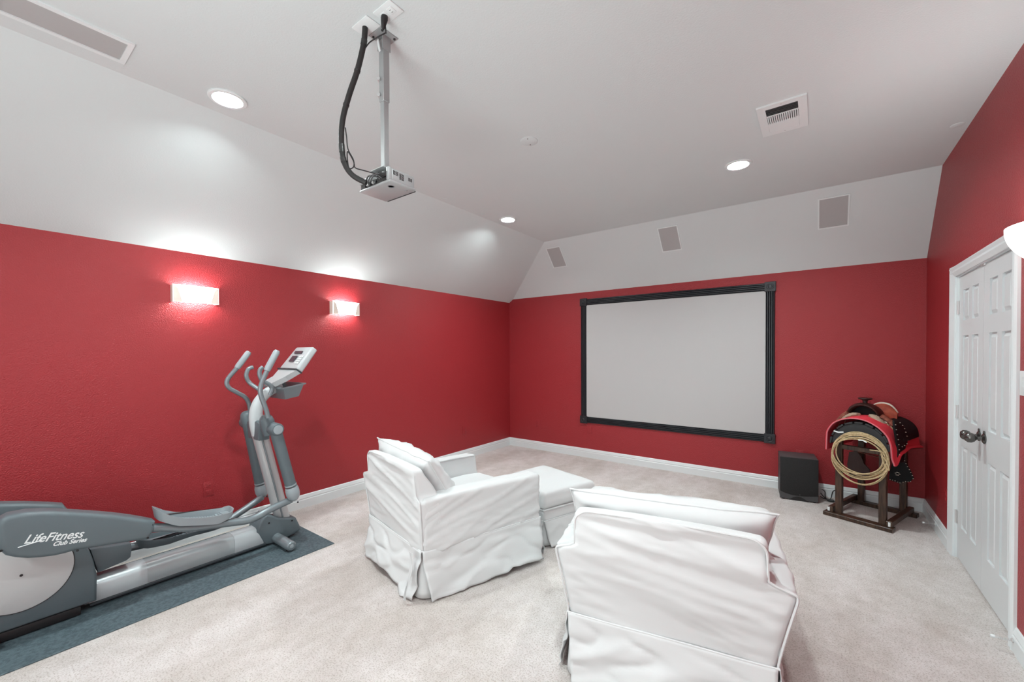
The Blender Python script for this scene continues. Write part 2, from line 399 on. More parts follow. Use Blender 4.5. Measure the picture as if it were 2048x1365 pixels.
# bowl sconce on the right wall by the closet door
def bowl():
    yc = 2.80; zt = 2.045; t = thing('bowl_sconce', 'glowing white half bowl sconce on the red wall beside the closet door', 'wall light', (XR, yc, zt - .16))
    def sh(u, v):
        a = math.pi * u; r = .165 * (1 - .62 * v ** 2.2); return (XR - .004 - math.sin(a) * r * .72, yc + math.cos(a) * r, zt - .15 * v ** 1.0)
    MB().grid(sh, 28, 12, .005).build('glass_bowl', 'glass', t)
    MB().box((XR - .02, yc - .05, zt - .15), (XR, yc + .05, zt - .05), .004).build('backplate', 'ivory', t)
    MB().box((XR - .09, yc - .06, zt - .07), (XR - .04, yc + .06, zt - .03), .01).build('lamp', 'uplamp', t)
bowl()

# ---------------------------------------------------------------- recessed downlights
def downlight(x, y, label):
    t = thing('downlight', label, 'ceiling light', (x, y, HC - .006), 'recessed ceiling downlights')
    b = MB(); b.lathe([(.098, .006), (.098, 0), (.094, -.004), (.076, -.005), (.072, .000), (.0735, .006), (.098, .006)], 40, Matrix.Translation((x, y, HC - .006)), False)
    b.build('trim_ring', 'white', t)
    MB().lathe([(.0735, -.002), (.0735, .045), (.0715, .045), (.0715, -.002), (.0735, -.002)], 40, Matrix.Translation((x, y, HC)), False).build('reflector', 'white', t)
    MB().lathe([(0, .026), (.0712, .026), (.0712, .029), (0, .029)], 40, Matrix.Translation((x, y, HC))).build('lens', 'bulb', t)
for x, y, l in ((-2.79, .965, 'recessed downlight near the long ceiling speaker on the left'), (-2.81, 3.71, 'recessed downlight in the far left corner of the flat ceiling'),
                (-.525, 3.75, 'recessed downlight just past the ceiling vent on the right'), (-.525, .965, 'recessed downlight in the ceiling directly over the camera side'),
                (-2.79, -1.7, 'recessed downlight behind the viewer on the left'), (-.525, -1.7, 'recessed downlight behind the viewer on the right')):
    downlight(x, y, l)

# ---------------------------------------------------------------- in-ceiling and slope speakers
def spk_long():
    x0, x1, y0, y1 = -2.875, -2.655, .10, .531
    t = thing('ceiling_speaker', 'long white framed rectangular speaker in the ceiling at upper left', 'speaker', ((x0 + x1) / 2, (y0 + y1) / 2, HC))
    f = MB(); z = HC; k = .022
    for lo, hi in (((x0, y0), (x1, y0 + k)), ((x0, y1 - k), (x1, y1)), ((x0, y0 + k), (x0 + k, y1 - k)), ((x1 - k, y0 + k), (x1, y1 - k))):
        f.box((*lo, z - .008), (*hi, z))
    f.build('frame', 'white', t); MB().box((x0 + k, y0 + k, z - .003), (x1 - k, y1 - k, z)).build('grille', 'grille', t, smooth=False)
spk_long()
e1 = V(1, 0, 0); e2 = V(0, YB - YC, HB - HC).normalized(); en = e1.cross(e2).normalized()
if en.y > 0: en = -en
def slope_speaker(x0, x1, label):
    o = V((x0 + x1) / 2, YC, HC) + e2 * .255
    if abs(label.find('right')) == 1: pass
    t = thing('slope_speaker', label, 'speaker', o, 'square speakers in the ceiling slope above the screen')
    mt = Matrix((( e1.x, e2.x, en.x, o.x), (e1.y, e2.y, en.y, o.y), (e1.z, e2.z, en.z, o.z), (0, 0, 0, 1)))
    w = (x1 - x0) / 2; h = .158; k = .012; f = MB()
    for lo, hi in (((-w, -h), (w, -h + k)), ((-w, h - k), (w, h)), ((-w, -h + k), (-w + k, h - k)), ((w - k, -h + k), (w, h - k))):
        f.box((*lo, 0), (*hi, .007), 0, 1, mt)
    f.build('frame', 'white', t); MB().box((-w + k, -h + k, 0), (w - k, h - k, .003), 0, 1, mt).build('grille', 'grille', t, smooth=False)
slope_speaker(-3.010, -2.790, 'small square speaker in the slope, left of the three above the screen')
slope_speaker(-1.503, -1.278, 'small square speaker in the slope, middle of the three above the screen')
slope_speaker(-.014, .222, 'small square speaker in the slope, nearest the right wall')

# ---------------------------------------------------------------- ceiling vent
def vent():
    x0, x1, y0, y1 = -.318, -.062, 2.955, 3.365; z = HC
    t = thing('ceiling_vent', 'white rectangular air vent with fins in the flat ceiling', 'vent', (-.19, 3.16, z))
    k = .045; f = MB()
    for lo, hi in (((x0, y0), (x1, y0 + k)), ((x0, y1 - k), (x1, y1)), ((x0, y0 + k), (x0 + k, y1 - k)), ((x1 - k, y0 + k), (x1, y1 - k))):
        f.box((*lo, z - .010), (*hi, z))
    f.box((x0 + k, y0 + .135, z - .008), (x1 - k, y0 + .147, z)); f.box((x0 + k, y0 + .245, z - .010), (x1 - k, y1 - k, z - .004), .001, 1)
    f.build('frame', 'white', t)
    MB().box((x0 + k, y0 + k, z - .0015), (x1 - k, y1 - k, z - .0005)).build('duct_opening', 'dkvent', t, smooth=False)
    for i in range(5):
        yy = y0 + k + .012 + i * .018
        m = Matrix.Translation((0, yy, z - .006)) @ Matrix.Rotation(R_(55), 4, 'X')
        MB().box((x0 + k, -.004, -.0008), (x1 - k, .004, .0008), 0, 1, m).build('slat', 'subbody', t, smooth=False)
    n = 15; w = x1 - x0 - 2 * k
    for i in range(n):
        xx = x0 + k + (i + .5) * w / n
        MB().box((xx - .0032, y0 + .147, z - .010), (xx + .0032, y0 + .245, z - .001)).build('fin', 'white', t, smooth=False)
    for yy in (y0 + .02, y1 - .02): MB().lathe([(0, -.002), (.005, -.001), (.005, 0)], 10, Matrix.Translation(((x0 + x1) / 2, yy, z - .010))).build('screw', 'nickel', t)
vent()
def plate(x, y, r, label, name='ceiling_cover_plate'):
    t = thing(name, label, 'cover plate', (x, y, HC))
    MB().lathe([(r, 0), (r, -.003), (r - .004, -.005), (0, -.005)], 32, Matrix.Translation((x, y, HC))).build('plate', 'ceil', t)
    if r > .04:
        for a in (-.7, .7): MB().lathe([(.004, 0), (.004, -.0065), (0, -.0065)], 10, Matrix.Translation((x + a * r * .35, y + (.75 if a < 0 else -.75) * r * .85, HC))).build('screw', 'dkvent', t)
plate(-1.655, 2.436, .062, 'round white cover plate with two screws in the middle of the ceiling')
p0 = [(-2.924,2.848),(-2.932,3.407),(0.732,3.982)]
plate(*p0[0], .022, 'tiny white ceiling cap nearest the projector'); plate(*p0[1], .026, 'tiny white ceiling cap close to the far left downlight'); plate(*p0[2], .035, 'small white round cap in the ceiling near the right wall')

# ---------------------------------------------------------------- wall plates
def wall_plate(side, c, z, label, slots=True, m='red', name='wall_outlet', w=.072, h=.117):
    # side L (x = XL), B (y = YB), R (x = XR)
    if side == 'L': F = lambda a, d, zz: V(XL + d, c + a, z + zz)
    if side == 'B': F = lambda a, d, zz: V(c + a, YB - d, z + zz)
    if side == 'R': F = lambda a, d, zz: V(XR - d, c - a, z + zz)
    t = thing(name, label, 'outlet' if slots else 'wall plate', F(0, 0, 0))
    b = MB().box((-w / 2, 0, -h / 2), (w / 2, .006, h / 2), .0025); b.map(lambda v: F(v.x, v.y, v.z)); b.build('cover', m, t)
    if slots:
        for zz in (-.024, .024):
            r = MB().box((-.017, .004, zz - .014), (.017, .0085, zz + .014), .002); r.map(lambda v: F(v.x, v.y, v.z)); r.build('receptacle', m, t)
            s = MB()
            for a in (-.006, .006): s.box((a - .001, .008, zz - .001), (a + .001, .0089, zz + .007))
            s.map(lambda v: F(v.x, v.y, v.z)); s.build('slots', 'slot', t, smooth=False)
    else:
        r = MB()
        for zz in (-.028, -.004, .020): r.box((-.022, .005, zz), (.022, .0075, zz + .012), .001, 1)
        r.map(lambda v: F(v.x, v.y, v.z)); r.build('jack_strip', m, t)
wall_plate('L', 1.213, .392, 'red painted outlet on the left wall behind the exercise machine')
wall_plate('L', 4.27, .40, 'red painted outlet on the left wall close to the far corner')
wall_plate('B', -3.48, .40, 'red painted outlet on the far wall left of the screen')
wall_plate('B', -2.61, .40, 'red painted jack plate on the far wall below the left end of the screen', False, name='jack_plate')
wall_plate('B', -.155, .39, 'red painted outlet on the far wall just behind the subwoofer')
wall_plate('R', 4.54, .375, 'red painted outlet on the right wall beside the closet door')
wall_plate('R', 3.045, 1.34, 'white switch plate at the right edge of the photo beside the door', False, 'white', 'light_switch', w=.115, h=.12)

# door stops on the right baseboard
def door_stop(y, z, label):
    t = thing('spring_door_stop', label, 'door stop', (XR - .016, y, z), 'spring door stops on the right baseboard')
    p = [(XR - .018 - .0009 * i, y + .006 * math.cos(i * .9), z + .006 * math.sin(i * .9) - .00006 * i) for i in range(70)]
    MB().tube(p, .0013, 5).build('spring', 'nickel', t)
    MB().tube([(XR - .078, y, z - .004), (XR - .092, y, z - .005)], .0075, 10).build('rubber_tip', 'white', t)
    MB().tube([(XR - .015, y, z), (XR - .021, y, z)], .010, 10).build('base', 'nickel', t)
door_stop(4.815, .062, 'spring door stop on the right baseboard near the saddle stand'); door_stop(3.10, .062, 'spring door stop on the baseboard at the near side of the closet door')

# ---------------------------------------------------------------- projector hanging from the ceiling
pj = thing('ceiling_projector', 'silver projector hanging from the ceiling on a square metal pole', 'projector', (-1.66, 1.225, HC))
PX, PY = -1.66, 1.225
b = MB(); b.box((-1.708, 1.175, HC - .004), (-1.612, 1.272, HC), .001, 1)
for a in (-1, 1): b.box((PX + a * .0185 - .002, PY - .022, HC - .07), (PX + a * .0185 + .002, PY + .022, HC - .003))
mp = b.build('mount_plate', 'steel', pj)
for a, c in ((-.034, -.034), (.034, -.034), (-.034, .034), (.034, .034)): MB().lathe([(.0055, 0), (.0055, -.004), (0, -.005)], 10, Matrix.Translation((PX + a, PY + c, HC - .004))).build('screw', 'slot', mp)
MB().box((PX - .0175, PY - .0175, HC - .31), (PX + .0175, PY + .0175, HC - .02), .002, 1).build('upper_pole', 'steel', pj)
MB().box((PX - .0140, PY - .0140, 2.365), (PX + .0140, PY + .0140, HC - .29), .002, 1).build('lower_pole', 'steel', pj)
for z in (2.792, 2.717): MB().tube([(PX - .022, PY - .005, z), (PX - .005, PY - .03, z)], .0085, 8).build('pole_bolt', 'nickel', pj)
b = MB(); b.box((PX - .060, PY - .045, 2.362), (PX + .045, PY + .09, 2.366), .001, 1); b.build('bracket_plate', 'steel', pj)
x0, x1, y0, y1, z0, z1 = -1.800, -1.570, 1.180, 1.330, 2.283, 2.352
body = MB().box((x0, y0 + .012, z0 + .004), (x1, y1, z1), .010, 3).build('projector_body', 'silver', pj)
MB().box((x0 - .002, y0 + .0, z0), (x1 + .003, y1 + .006, z0 + .012), .006, 3).build('bottom_cover', 'silver', body)
b = MB(); b.box((x0 + .006, y0 + .004, z0 + .010), (x1 - .016, y0 + .0135, z1 - .010)); b.build('connector_panel', 'slot', body, smooth=False)
b = MB(); b.box((x0 + .0, y0 - .003, z1 - .034), (x0 + .135, y0 + .012, z1 - .012), .005); b.build('rear_shell', 'silver', body); b = MB(); b.box((x1 - .02, y0 - .003, z0 + .008), (x1, y0 + .02, z1), .006); b.build('corner_post', 'silver', body)
for i in range(5):
    a = x0 + .045 + i * .021; m = Matrix.Translation((a, y0 + .004, z0 + .022)) @ Matrix.Rotation(R_(90), 4, 'X')
    MB().lathe([(.006, 0), (.006, .008), (.003, .008), (.003, .004), (0, .004)], 12, m).build('jack', 'nickel' if i % 2 else 'black', body)
MB().box((x1 - .05, y0 - .006, z1 - .042), (x1 - .018, y0 + .01, z1 - .016), .003).build('power_inlet', 'black', body)
for k0, ya, yb, za, zb in ((0, .020, .052, .038, .058), (1, .056, .084, .026, .056), (2, .108, .132, .036, .052)):
    s = MB(); n = 6 if k0 == 1 else 4
    for r in range(n):
        for c in range(2):
            yy = y0 + ya + (yb - ya) * c / 2; zz = z0 + za + (zb - za) * r / n
            s.box((x1 + .0, yy + .0015, zz), (x1 + .0012, yy + (yb - ya) / 2 - .0015, zz + (zb - za) / n * .55))
    s.build('vent_slots', 'slot', body, smooth=False)
MB().lathe([(.016, 0), (.016, -.001), (.013, -.0012), (.012, .0), (0, .0)], 24, Matrix.Translation((x1 - .045, y0 + .045, z0 - .0002))).build('foot_recess', 'tube', body)
MB().lathe([(.007, 0), (.007, -.003), (0, -.003)], 16, Matrix.Translation((x1 - .03, y1 - .03, z0))).build('foot', 'silver', body)
MB().lathe([(.027, 0), (.027, .012), (.022, .014), (.020, .006), (0, .006)], 24, Matrix.Translation((x0 + .06, y1, z0 + .036)) @ Matrix.Rotation(R_(-90), 4, 'X')).build('lens_ring', 'black', body)
MB().lathe([(.020, 0), (.018, .009), (.010, .012), (0, .013)], 24, Matrix.Translation((x0 + .06, y1, z0 + .036)) @ Matrix.Rotation(R_(-90), 4, 'X')).build('lens', 'lens', body)
MB().box((x0 + .01, y1 + .004, z0 - .001), (x1 - .005, y1 + .0075, z0 + .003)).build('front_seam', 'slot', body, smooth=False)
# ceiling plates beside it
t = thing('cable_plate', 'clear white ceiling plate where the thick black cable sleeve enters', 'wall plate', (-1.67, 1.136, HC))
MB().box((-1.728, 1.098, HC - .006), (-1.611, 1.172, HC), .0025).build('cover', 'white', t)
t = thing('ceiling_outlet', 'white outlet plate in the ceiling next to the projector mount', 'outlet', (-1.52, 1.147, HC))
MB().box((-1.579, 1.107, HC - .006), (-1.462, 1.184, HC), .0025).build('cover', 'white', t)
for a in (-1.544, -1.500):
    rc = MB().box((a - .016, 1.129, HC - .009), (a + .016, 1.163, HC - .004), .003).build('receptacle', 'white', t)
    s = MB()
    for yy in (1.140, 1.152): s.box((a - .005, yy - .001, HC - .0094), (a + .004, yy + .001, HC - .0088))
    s.build('slots', 'slot', rc, smooth=False)
# black cable sleeve
hp = [(-1.675,1.134,2.995),(-1.676,1.133,2.970),(-1.684,1.131,2.917),(-1.711,1.117,2.807),(-1.744,1.098,2.707),(-1.774,1.083,2.607),(-1.787,1.079,2.529),(-1.791,1.083,2.451),(-1.781,1.092,2.383),(-1.757,1.118,2.334),(-1.712,1.158,2.302)]
sp = smooth_path(hp, 6)
t = thing('cable_sleeve', 'thick black cable sleeve curving from the ceiling down to the projector', 'cable', hp[0])
MB().tube(sp, .0125, 14).build('sleeve', 'hose', t)
for i, ln in ((10, 2), (18, 1), (27, 1), (40, 3), (45, 2)):
    MB().tube(sp[i:i + ln + 1] if ln > 1 else [sp[i], (Vector(sp[i]) * .5 + Vector(sp[i + 1]) * .5)], .0140, 14).build('tape_band', 'tape', t)
cw = [(-1.675 + .012, 1.136, 2.93), (-1.66, 1.155, 2.955), (-1.645, 1.180, 2.965), (-1.625, 1.190, 2.975)]
pc = thing('power_cord', 'thin black power cord from the ceiling outlet looping along the sleeve to the projector', 'cable', (-1.545, 1.147, HC))
a0 = V(-1.546, 1.146, 2.985); c1 = [a0 + V(0, 0, -.01), a0 + V(-.006, .01, -.055), V(-1.575, 1.170, 2.945), V(-1.615, 1.165, 2.945), V(-1.655, 1.145, 2.925), V(-1.672, 1.133, 2.90)]
MB().tube(smooth_path(c1, 6), .0028, 8).build('upper_cord', 'black', pc)
MB().lathe([(.0, 0), (.014, 0), (.0155, -.012), (.012, -.03), (.008, -.048), (.004, -.056)], 16, Matrix.Translation(a0 + V(0, 0, .006)) @ Matrix.Rotation(R_(14), 4, 'Y')).build('plug', 'black', pc)
lc = [V(-1.772, 1.090, 2.55), V(-1.762, 1.09, 2.50), V(-1.760, 1.095, 2.45), V(-1.735, 1.105, 2.40), V(-1.733, 1.108, 2.375), V(-1.748, 1.110, 2.365), V(-1.770, 1.105, 2.37), V(-1.775, 1.1, 2.42), V(-1.764, 1.097, 2.44), V(-1.742, 1.108, 2.40), V(-1.735, 1.11, 2.38), V(-1.74, 1.12, 2.366), V(-1.70, 1.14, 2.350), V(-1.65, 1.165, 2.332), V(-1.606, 1.176, 2.322)]
MB().tube(smooth_path(lc, 6), .0026, 8).build('lower_cord', 'black', pc)
MB().tube([(-1.632, 1.168, 2.328), (-1.600, 1.180, 2.321)], .007, 10).build('inlet_plug', 'black', pc)
b = MB()
for i in range(3):
    q = [V(-1.725 + i * .02, 1.160, 2.302), V(-1.70 + i * .02, 1.160, 2.330 - i * .004), V(-1.665 + i * .02, 1.166, 2.326), V(-1.640 + i * .012, 1.184, 2.312)]
    b.tube(smooth_path(q, 6), .0035, 8)
b.build('signal_lead', 'subbody', t)
MB().box((-.006, -.002, -.03), (.006, .002, .03), 0, 1, Matrix.Translation((-1.652, 1.190, 2.935)) @ Matrix.Rotation(R_(-15), 4, 'Y')).build('cord_tie', 'white', pc, smooth=False)

# ---------------------------------------------------------------- rubber mat and elliptical
mt_ = MB().box((-3.96, -.75, 0), (-3.052, 1.748, .007), .002, 1)
tag(mt_.build('exercise_mat', 'mat', smooth=False), 'dark blue-grey rubber mat under the elliptical machine', 'mat')

EX = -3.5
el = thing('elliptical_trainer', 'grey elliptical exercise machine with a silver column standing on the dark mat', 'exercise machine', (EX, .8, .007))
# main rail
rp = [(-.075, .040), (.075, .040), (.078, .060), (.078, .125), (.062, .152), (.035, .162), (-.035, .162), (-.062, .152), (-.078, .125), (-.078, .060)]
def railseg(y0, y1, g, m, nm='main_rail'):
    return MB().prism([(EX + a * g, .10 + (z - .10) * g) for a, z in rp], 'y', y0, y1).build(nm, m, el, angle=50)
r0 = railseg(.42, 1.40, 1.0, 'railmid'); railseg(.44, .70, 1.03, 'rail', 'rail_sleeve'); railseg(1.19, 1.385, 1.03, 'rail', 'rail_sleeve')
MB().box((EX - .082, .44, .024), (EX + .088, 1.40, .040), .003, 1).build('rail_base', 'greydk', el)
# drive housing and its pale disc
hs = [(-.33, .06), (.466, .055), (.470, .20), (.455, .30), (.43, .40), (.36, .52), (.18, .56), (-.05, .54), (-.24, .46), (-.34, .30)]
MB().prism(hs, 'x', EX - .115, EX + .115, .015, 3).build('drive_housing', 'grey', el)
for s_ in (1, -1):
    xx = EX + s_ * .115
    dsc = MB().lathe([(.188, 0), (.194, .004), (.193, .008), (.186, .012), (0, .014)], 64, Matrix.Translation((xx, .183, .335)) @ Matrix.Rotation(R_(90 * s_), 4, 'Y')).build('side_disc', 'disc', el)
    MB().lathe([(.0065, .013), (.0065, .0155), (0, .0155)], 14, Matrix.Translation((xx, .183, .335)) @ Matrix.Rotation(R_(90 * s_), 4, 'Y')).build('screw_hole', 'black', dsc)
    MB().lathe([(.198, 0), (.198, .003), (.19, .003), (.19, 0)], 64, Matrix.Translation((xx, .183, .335)) @ Matrix.Rotation(R_(90 * s_), 4, 'Y')).build('disc_seam', 'black', el)
fb = [(0.447,0.353),(0.627,0.321),(0.631,0.288),(0.625,0.236),(0.607,0.222),(0.479,0.200)]
MB().prism(fb, 'x', EX - .07, EX + .07, .008, 2).build('front_cover', 'grey', el)
MB().box((EX - .19, -.30, 0.007), (EX + .19, -.22, .06), .01).build('rear_foot', 'greydk', el)
MB().box((EX - .11, .05, 0.012), (EX + .12, .40, .058), .004).build('housing_base', 'black', el)
MB().tube([(EX - .13, .09, .03), (EX + .19, .09, .03)], .016, 12).build('levelling_foot', 'greydk', el)
# crank axle
MB().tube([(EX - .30, .16, .56), (EX - .0, .12, .50), (EX + .27, .2, .56)], .035, 12).build('crank_axle', 'greydk', el)
# near arm shroud with lettering
ns = [(0.102,0.665),(0.113,0.690),(0.137,0.702),(0.199,0.700),(0.258,0.686),(0.316,0.666),(0.384,0.639),(0.457,0.609),(0.526,0.579),(0.595,0.545),(0.652,0.514),(0.700,0.486),(0.693,0.431),(0.661,0.391),(0.584,0.405),(0.500,0.418),(0.429,0.429),(0.370,0.440),(0.326,0.438),(0.290,0.440),(0.238,0.451),(0.196,0.464),(0.156,0.485),(0.126,0.507),(0.105,0.545)]
sh1 = MB().prism(ns, 'x', EX + .175, EX + .29, .022, 4).build('arm_shroud', 'grey', el)
for y, z in [(0.125,0.662),(0.438,0.586),(0.682,0.472),(0.662,0.401),(0.371,0.439),(0.112,0.538)]:
    MB().lathe([(.006, 0), (.006, .002), (0, .002)], 12, Matrix.Translation((EX + .2905 - .004, y, z)) @ Matrix.Rotation(R_(90), 4, 'Y')).build('screw_hole', 'black', sh1)
fs = [(0.087,0.637),(0.113,0.657),(0.131,0.660),(0.195,0.643),(0.254,0.624),(0.321,0.601),(0.372,0.581),(0.399,0.525),(0.467,0.417),(0.477,0.333),(0.359,0.376),(0.240,0.488),(0.130,0.577),(0.095,0.600)]
sh2 = MB().prism(fs, 'x', EX - .29, EX - .19, .022, 4).build('arm_shroud', 'grey', el)
y, z = [(0.349,0.562)][0]
MB().lathe([(.007, 0), (.007, .002), (0, .002)], 12, Matrix.Translation((EX - .190, y, z)) @ Matrix.Rotation(R_(90), 4, 'Y')).build('screw_hole', 'black', sh2)
def lettering(txt, size, p0, p1, x, name, shear=.35, width=None):
    cu = bpy.data.curves.new(name, 'FONT'); cu.body = txt; cu.size = size; cu.shear = shear; cu.extrude = .0006; cu.offset = .0008
    o = bpy.data.objects.new(name, cu); col.objects.link(o)
    dg = bpy.context.evaluated_depsgraph_get(); me = bpy.data.meshes.new_from_object(o.evaluated_get(dg)); bpy.data.objects.remove(o)
    xs = [v.co.x for v in me.vertices]; L = max(xs) - min(xs); d = V(0, p1[0] - p0[0], p1[1] - p0[1]); k = d.length / L; d.normalize(); u = V(0, -d.z, d.y)
    b = MB(); b.add([V(x, p0[0], p0[1]) + d * ((v.co.x - min(xs)) * k) + u * (v.co.y) + V(v.co.z, 0, 0) for v in me.vertices], [tuple(p.vertices) for p in me.polygons])
    return b
q = [(0.185,0.547),(0.394,0.504),(0.283,0.498),(0.407,0.477)]
lb = lettering('LifeFitness', .060, q[0], q[1], EX + .2908, 'a'); lb.tube([(EX + .291, q[0][0] - .02, q[0][1] - .012), (EX + .291, q[0][0] + .06, q[0][1] - .004)], .0022, 6)
l1 = lb.build('lettering', 'white', sh1, smooth=False)
l2 = lettering('Club Series', .030, q[2], q[3], EX + .2908, 'b').build('lettering', 'white', sh1, smooth=False)
# pedals and their arms
def lerp_tab(tab, y):
    if y <= tab[0][0]: return tab[0][1]
    for a, b in zip(tab, tab[1:]):
        if y <= b[0]: return a[1] + (b[1] - a[1]) * (y - a[0]) / (b[0] - a[0])
    return tab[-1][1]
def pedal(rimt, bott, y0, y1, xin, xout, m, dz=0):
    n = 48; R4 = [[], [], [], []]
    for i in range(n):
        a = 2 * math.pi * i / n; cx = math.copysign(abs(math.cos(a)) ** .5, math.cos(a)); sy = math.copysign(abs(math.sin(a)) ** .5, math.sin(a))
        for k, (fy, fx) in enumerate(((.95, .86), (1, 1), (.97, .93), (.93, .86))):
            y = (y0 + y1) / 2 + cx * (y1 - y0) / 2 * fy; x = (xin + xout) / 2 + sy * (xout - xin) / 2 * fx
            z = lerp_tab(bott, y) if k == 0 else lerp_tab(rimt, y) if k < 3 else lerp_tab(bott, y) + .018
            R4[k].append(V(x, y, z + dz))
    b = MB(); fsx = []
    for k in range(3):
        for i in range(n): j = (i + 1) % n; fsx.append((k * n + i, k * n + j, (k + 1) * n + j, (k + 1) * n + i))
    for k in (0, 3):
        for i in range(n // 2): fsx.append((k * n + i, k * n + i + 1, k * n + (n - i - 1) % n, k * n + (n - i) % n) if i else (k * n, k * n + 1, k * n + n - 1))
    b.add([p for r in R4 for p in r], fsx)
    p = b.build('pedal', m, el, angle=35)
    for i in range(22):
        u = .12 + .76 * i / 21; y = y0 + u * (y1 - y0); zc = lerp_tab(bott, y) + .018 + dz
        MB().box((min(xin, xout) + .025, y - .004, zc - .001), (max(xin, xout) - .025, y + .004, zc + .004)).build('tread_rib', m, p, smooth=False)
    return p
rimt = sorted([(0.709,0.549),(0.746,0.519),(0.782,0.489),(0.842,0.458),(0.902,0.438),(0.967,0.422),(1.035,0.414),(1.102,0.411),(1.136,0.423)])
bott = sorted([(0.702,0.496),(0.726,0.471),(0.811,0.416),(0.902,0.387),(1.031,0.354),(1.129,0.373)])
pedal(rimt, bott, rimt[0][0], rimt[-1][0], -3.40, -3.22, 'greylt')
rimf = sorted([(0.701,0.254),(0.760,0.237),(0.864,0.217),(0.978,0.212),(1.099,0.206),(1.192,0.208)])
botf = sorted([(0.700,0.197),(0.751,0.181),(0.863,0.172),(0.977,0.180),(1.099,0.184),(1.192,0.193)])
pedal(rimf, botf, rimf[0][0], rimf[-1][0], -3.80, -3.62, 'grey')
def pth(x, l, k=6): return smooth_path([(x, *p) for p in l], k)
pa = [(0.574,0.450),(0.710,0.429),(0.886,0.369),(1.113,0.325),(1.213,0.306),(1.281,0.311),(1.374,0.337),(1.527,0.366)]
MB().tube(pth(-3.28, pa), .026, 14).build('pedal_arm', 'tube', el)
pb = [(0.532,0.251),(0.681,0.194),(0.862,0.185),(1.069,0.170),(1.198,0.171),(1.317,0.215),(1.410,0.256),(1.503,0.303)]
MB().tube(pth(-3.73, pb), .026, 14).build('pedal_arm', 'tube', el)
# swinging lower arms
def lower_arm(x, top, kn, end):
    tp = V(x, *top); kb = V(x, *kn); d = (tp - kb).normalized()
    MB().tube([tp - d * .02, kb + d * .02], [.041, .039], 20).build('swing_arm', 'grey', el)
    MB().tube([kb + d * .03, kb + d * .02], .0415, 20).build('arm_collar', 'greylt', el)
    kb2 = kb; b = MB()
    prof = [(1.517,0.468),(1.546,0.359)]
    E = V(x, *end)
    n = 20
    cpts = []
    for i in range(n + 1):
        a = math.pi * i / n; cpts.append(a)
    # half shell knuckle: flattened ball
    b.lathe([(0, -.062), (.022, -.058), (.038, -.042), (.046, -.018), (.046, .010), (.040, .030), (0, .032)], 24)
    ang = math.atan2(d.y, d.z)
    b.map(lambda v: kb - d * .030 + Matrix.Rotation(-ang, 3, 'X') @ V(v.x, v.y * 1.05, v.z * 1.25))
    k_ = b.build('knuckle', 'greylt', el)
    MB().lathe([(.0065, 0), (.0065, .003), (0, .003)], 12, Matrix.Translation(E + V(.036, 0, 0)) @ Matrix.Rotation(R_(90), 4, 'Y')).build('screw_hole', 'black', k_)
kn = [(1.403,0.940),(1.517,0.468),(1.546,0.355)]
kf = [(1.411,0.927),(1.499,0.393),(1.532,0.299)]
lower_arm(-3.25, kn[0], kn[1], kn[2]); lower_arm(-3.75, kf[0], kf[1], kf[2])
# silver column, neck
cb = [(1.582,0.056),(1.564,0.186),(1.400,0.867),(1.389,0.900)]
pts = [V(EX, *cb[0]), V(EX, *cb[2])]
MB().tube(pts, .048, 24, flat=1.15).build('column', 'alu', el)
d_ = (pts[1] - pts[0]).normalized(); o_ = V(.050, -.012, 0)
MB().tube([pts[0] + o_, pts[1] + o_], .0065, 8).build('column_groove', 'tube', el)
nk = [(1.396,0.875),(1.379,0.948),(1.373,1.019),(1.381,1.084),(1.407,1.140),(1.451,1.187),(1.507,1.219),(1.561,1.239)]
MB().tube(pth(EX, nk), [.046 - .014 * min(1, i / 30) for i in range(43)], 20, flat=1.2).build('neck', 'console', el)
# pivot axle housings
pv = nk and [(1.404,0.937)][0]
MB().tube([(EX - .298, *pv), (EX - .29, *pv), (EX - .24, *pv), (EX - .10, *pv), (EX, *pv), (EX + .10, *pv), (EX + .24, *pv), (EX + .29, *pv), (EX + .298, *pv)], [.040, .046, .048, .046, .034, .046, .048, .046, .040], 24).build('pivot_axle_cover', 'grey', el)
MB().prism([(EX - .09, pv[1] - .10), (EX + .09, pv[1] - .10), (EX + .115, pv[1] + .03), (EX + .05, pv[1] + .05), (EX, pv[1] + .035), (EX - .05, pv[1] + .05), (EX - .115, pv[1] + .03)], 'y', pv[0] - .055, pv[0] + .03, .01).build('column_cap', 'grey', el)
for s_, dz in ((1, 0), (-1, 0)):
    x = EX + s_ * .175
    MB().lathe([(.046, -.07), (.05, -.02), (.05, .03), (.042, .06), (.026, .078), (0, .084)], 24, Matrix.Translation((x, pv[0] - .02, pv[1] + .025)) @ Matrix.Rotation(R_(12), 4, 'X')).build('pivot_housing', 'grey', el)
    MB().lathe([(.034, 0), (.033, .005), (0, .006)], 24, Matrix.Translation((EX + s_ * .296, *pv)) @ Matrix.Rotation(R_(90 * s_), 4, 'Y')).build('pivot_cap', 'greylt', el)
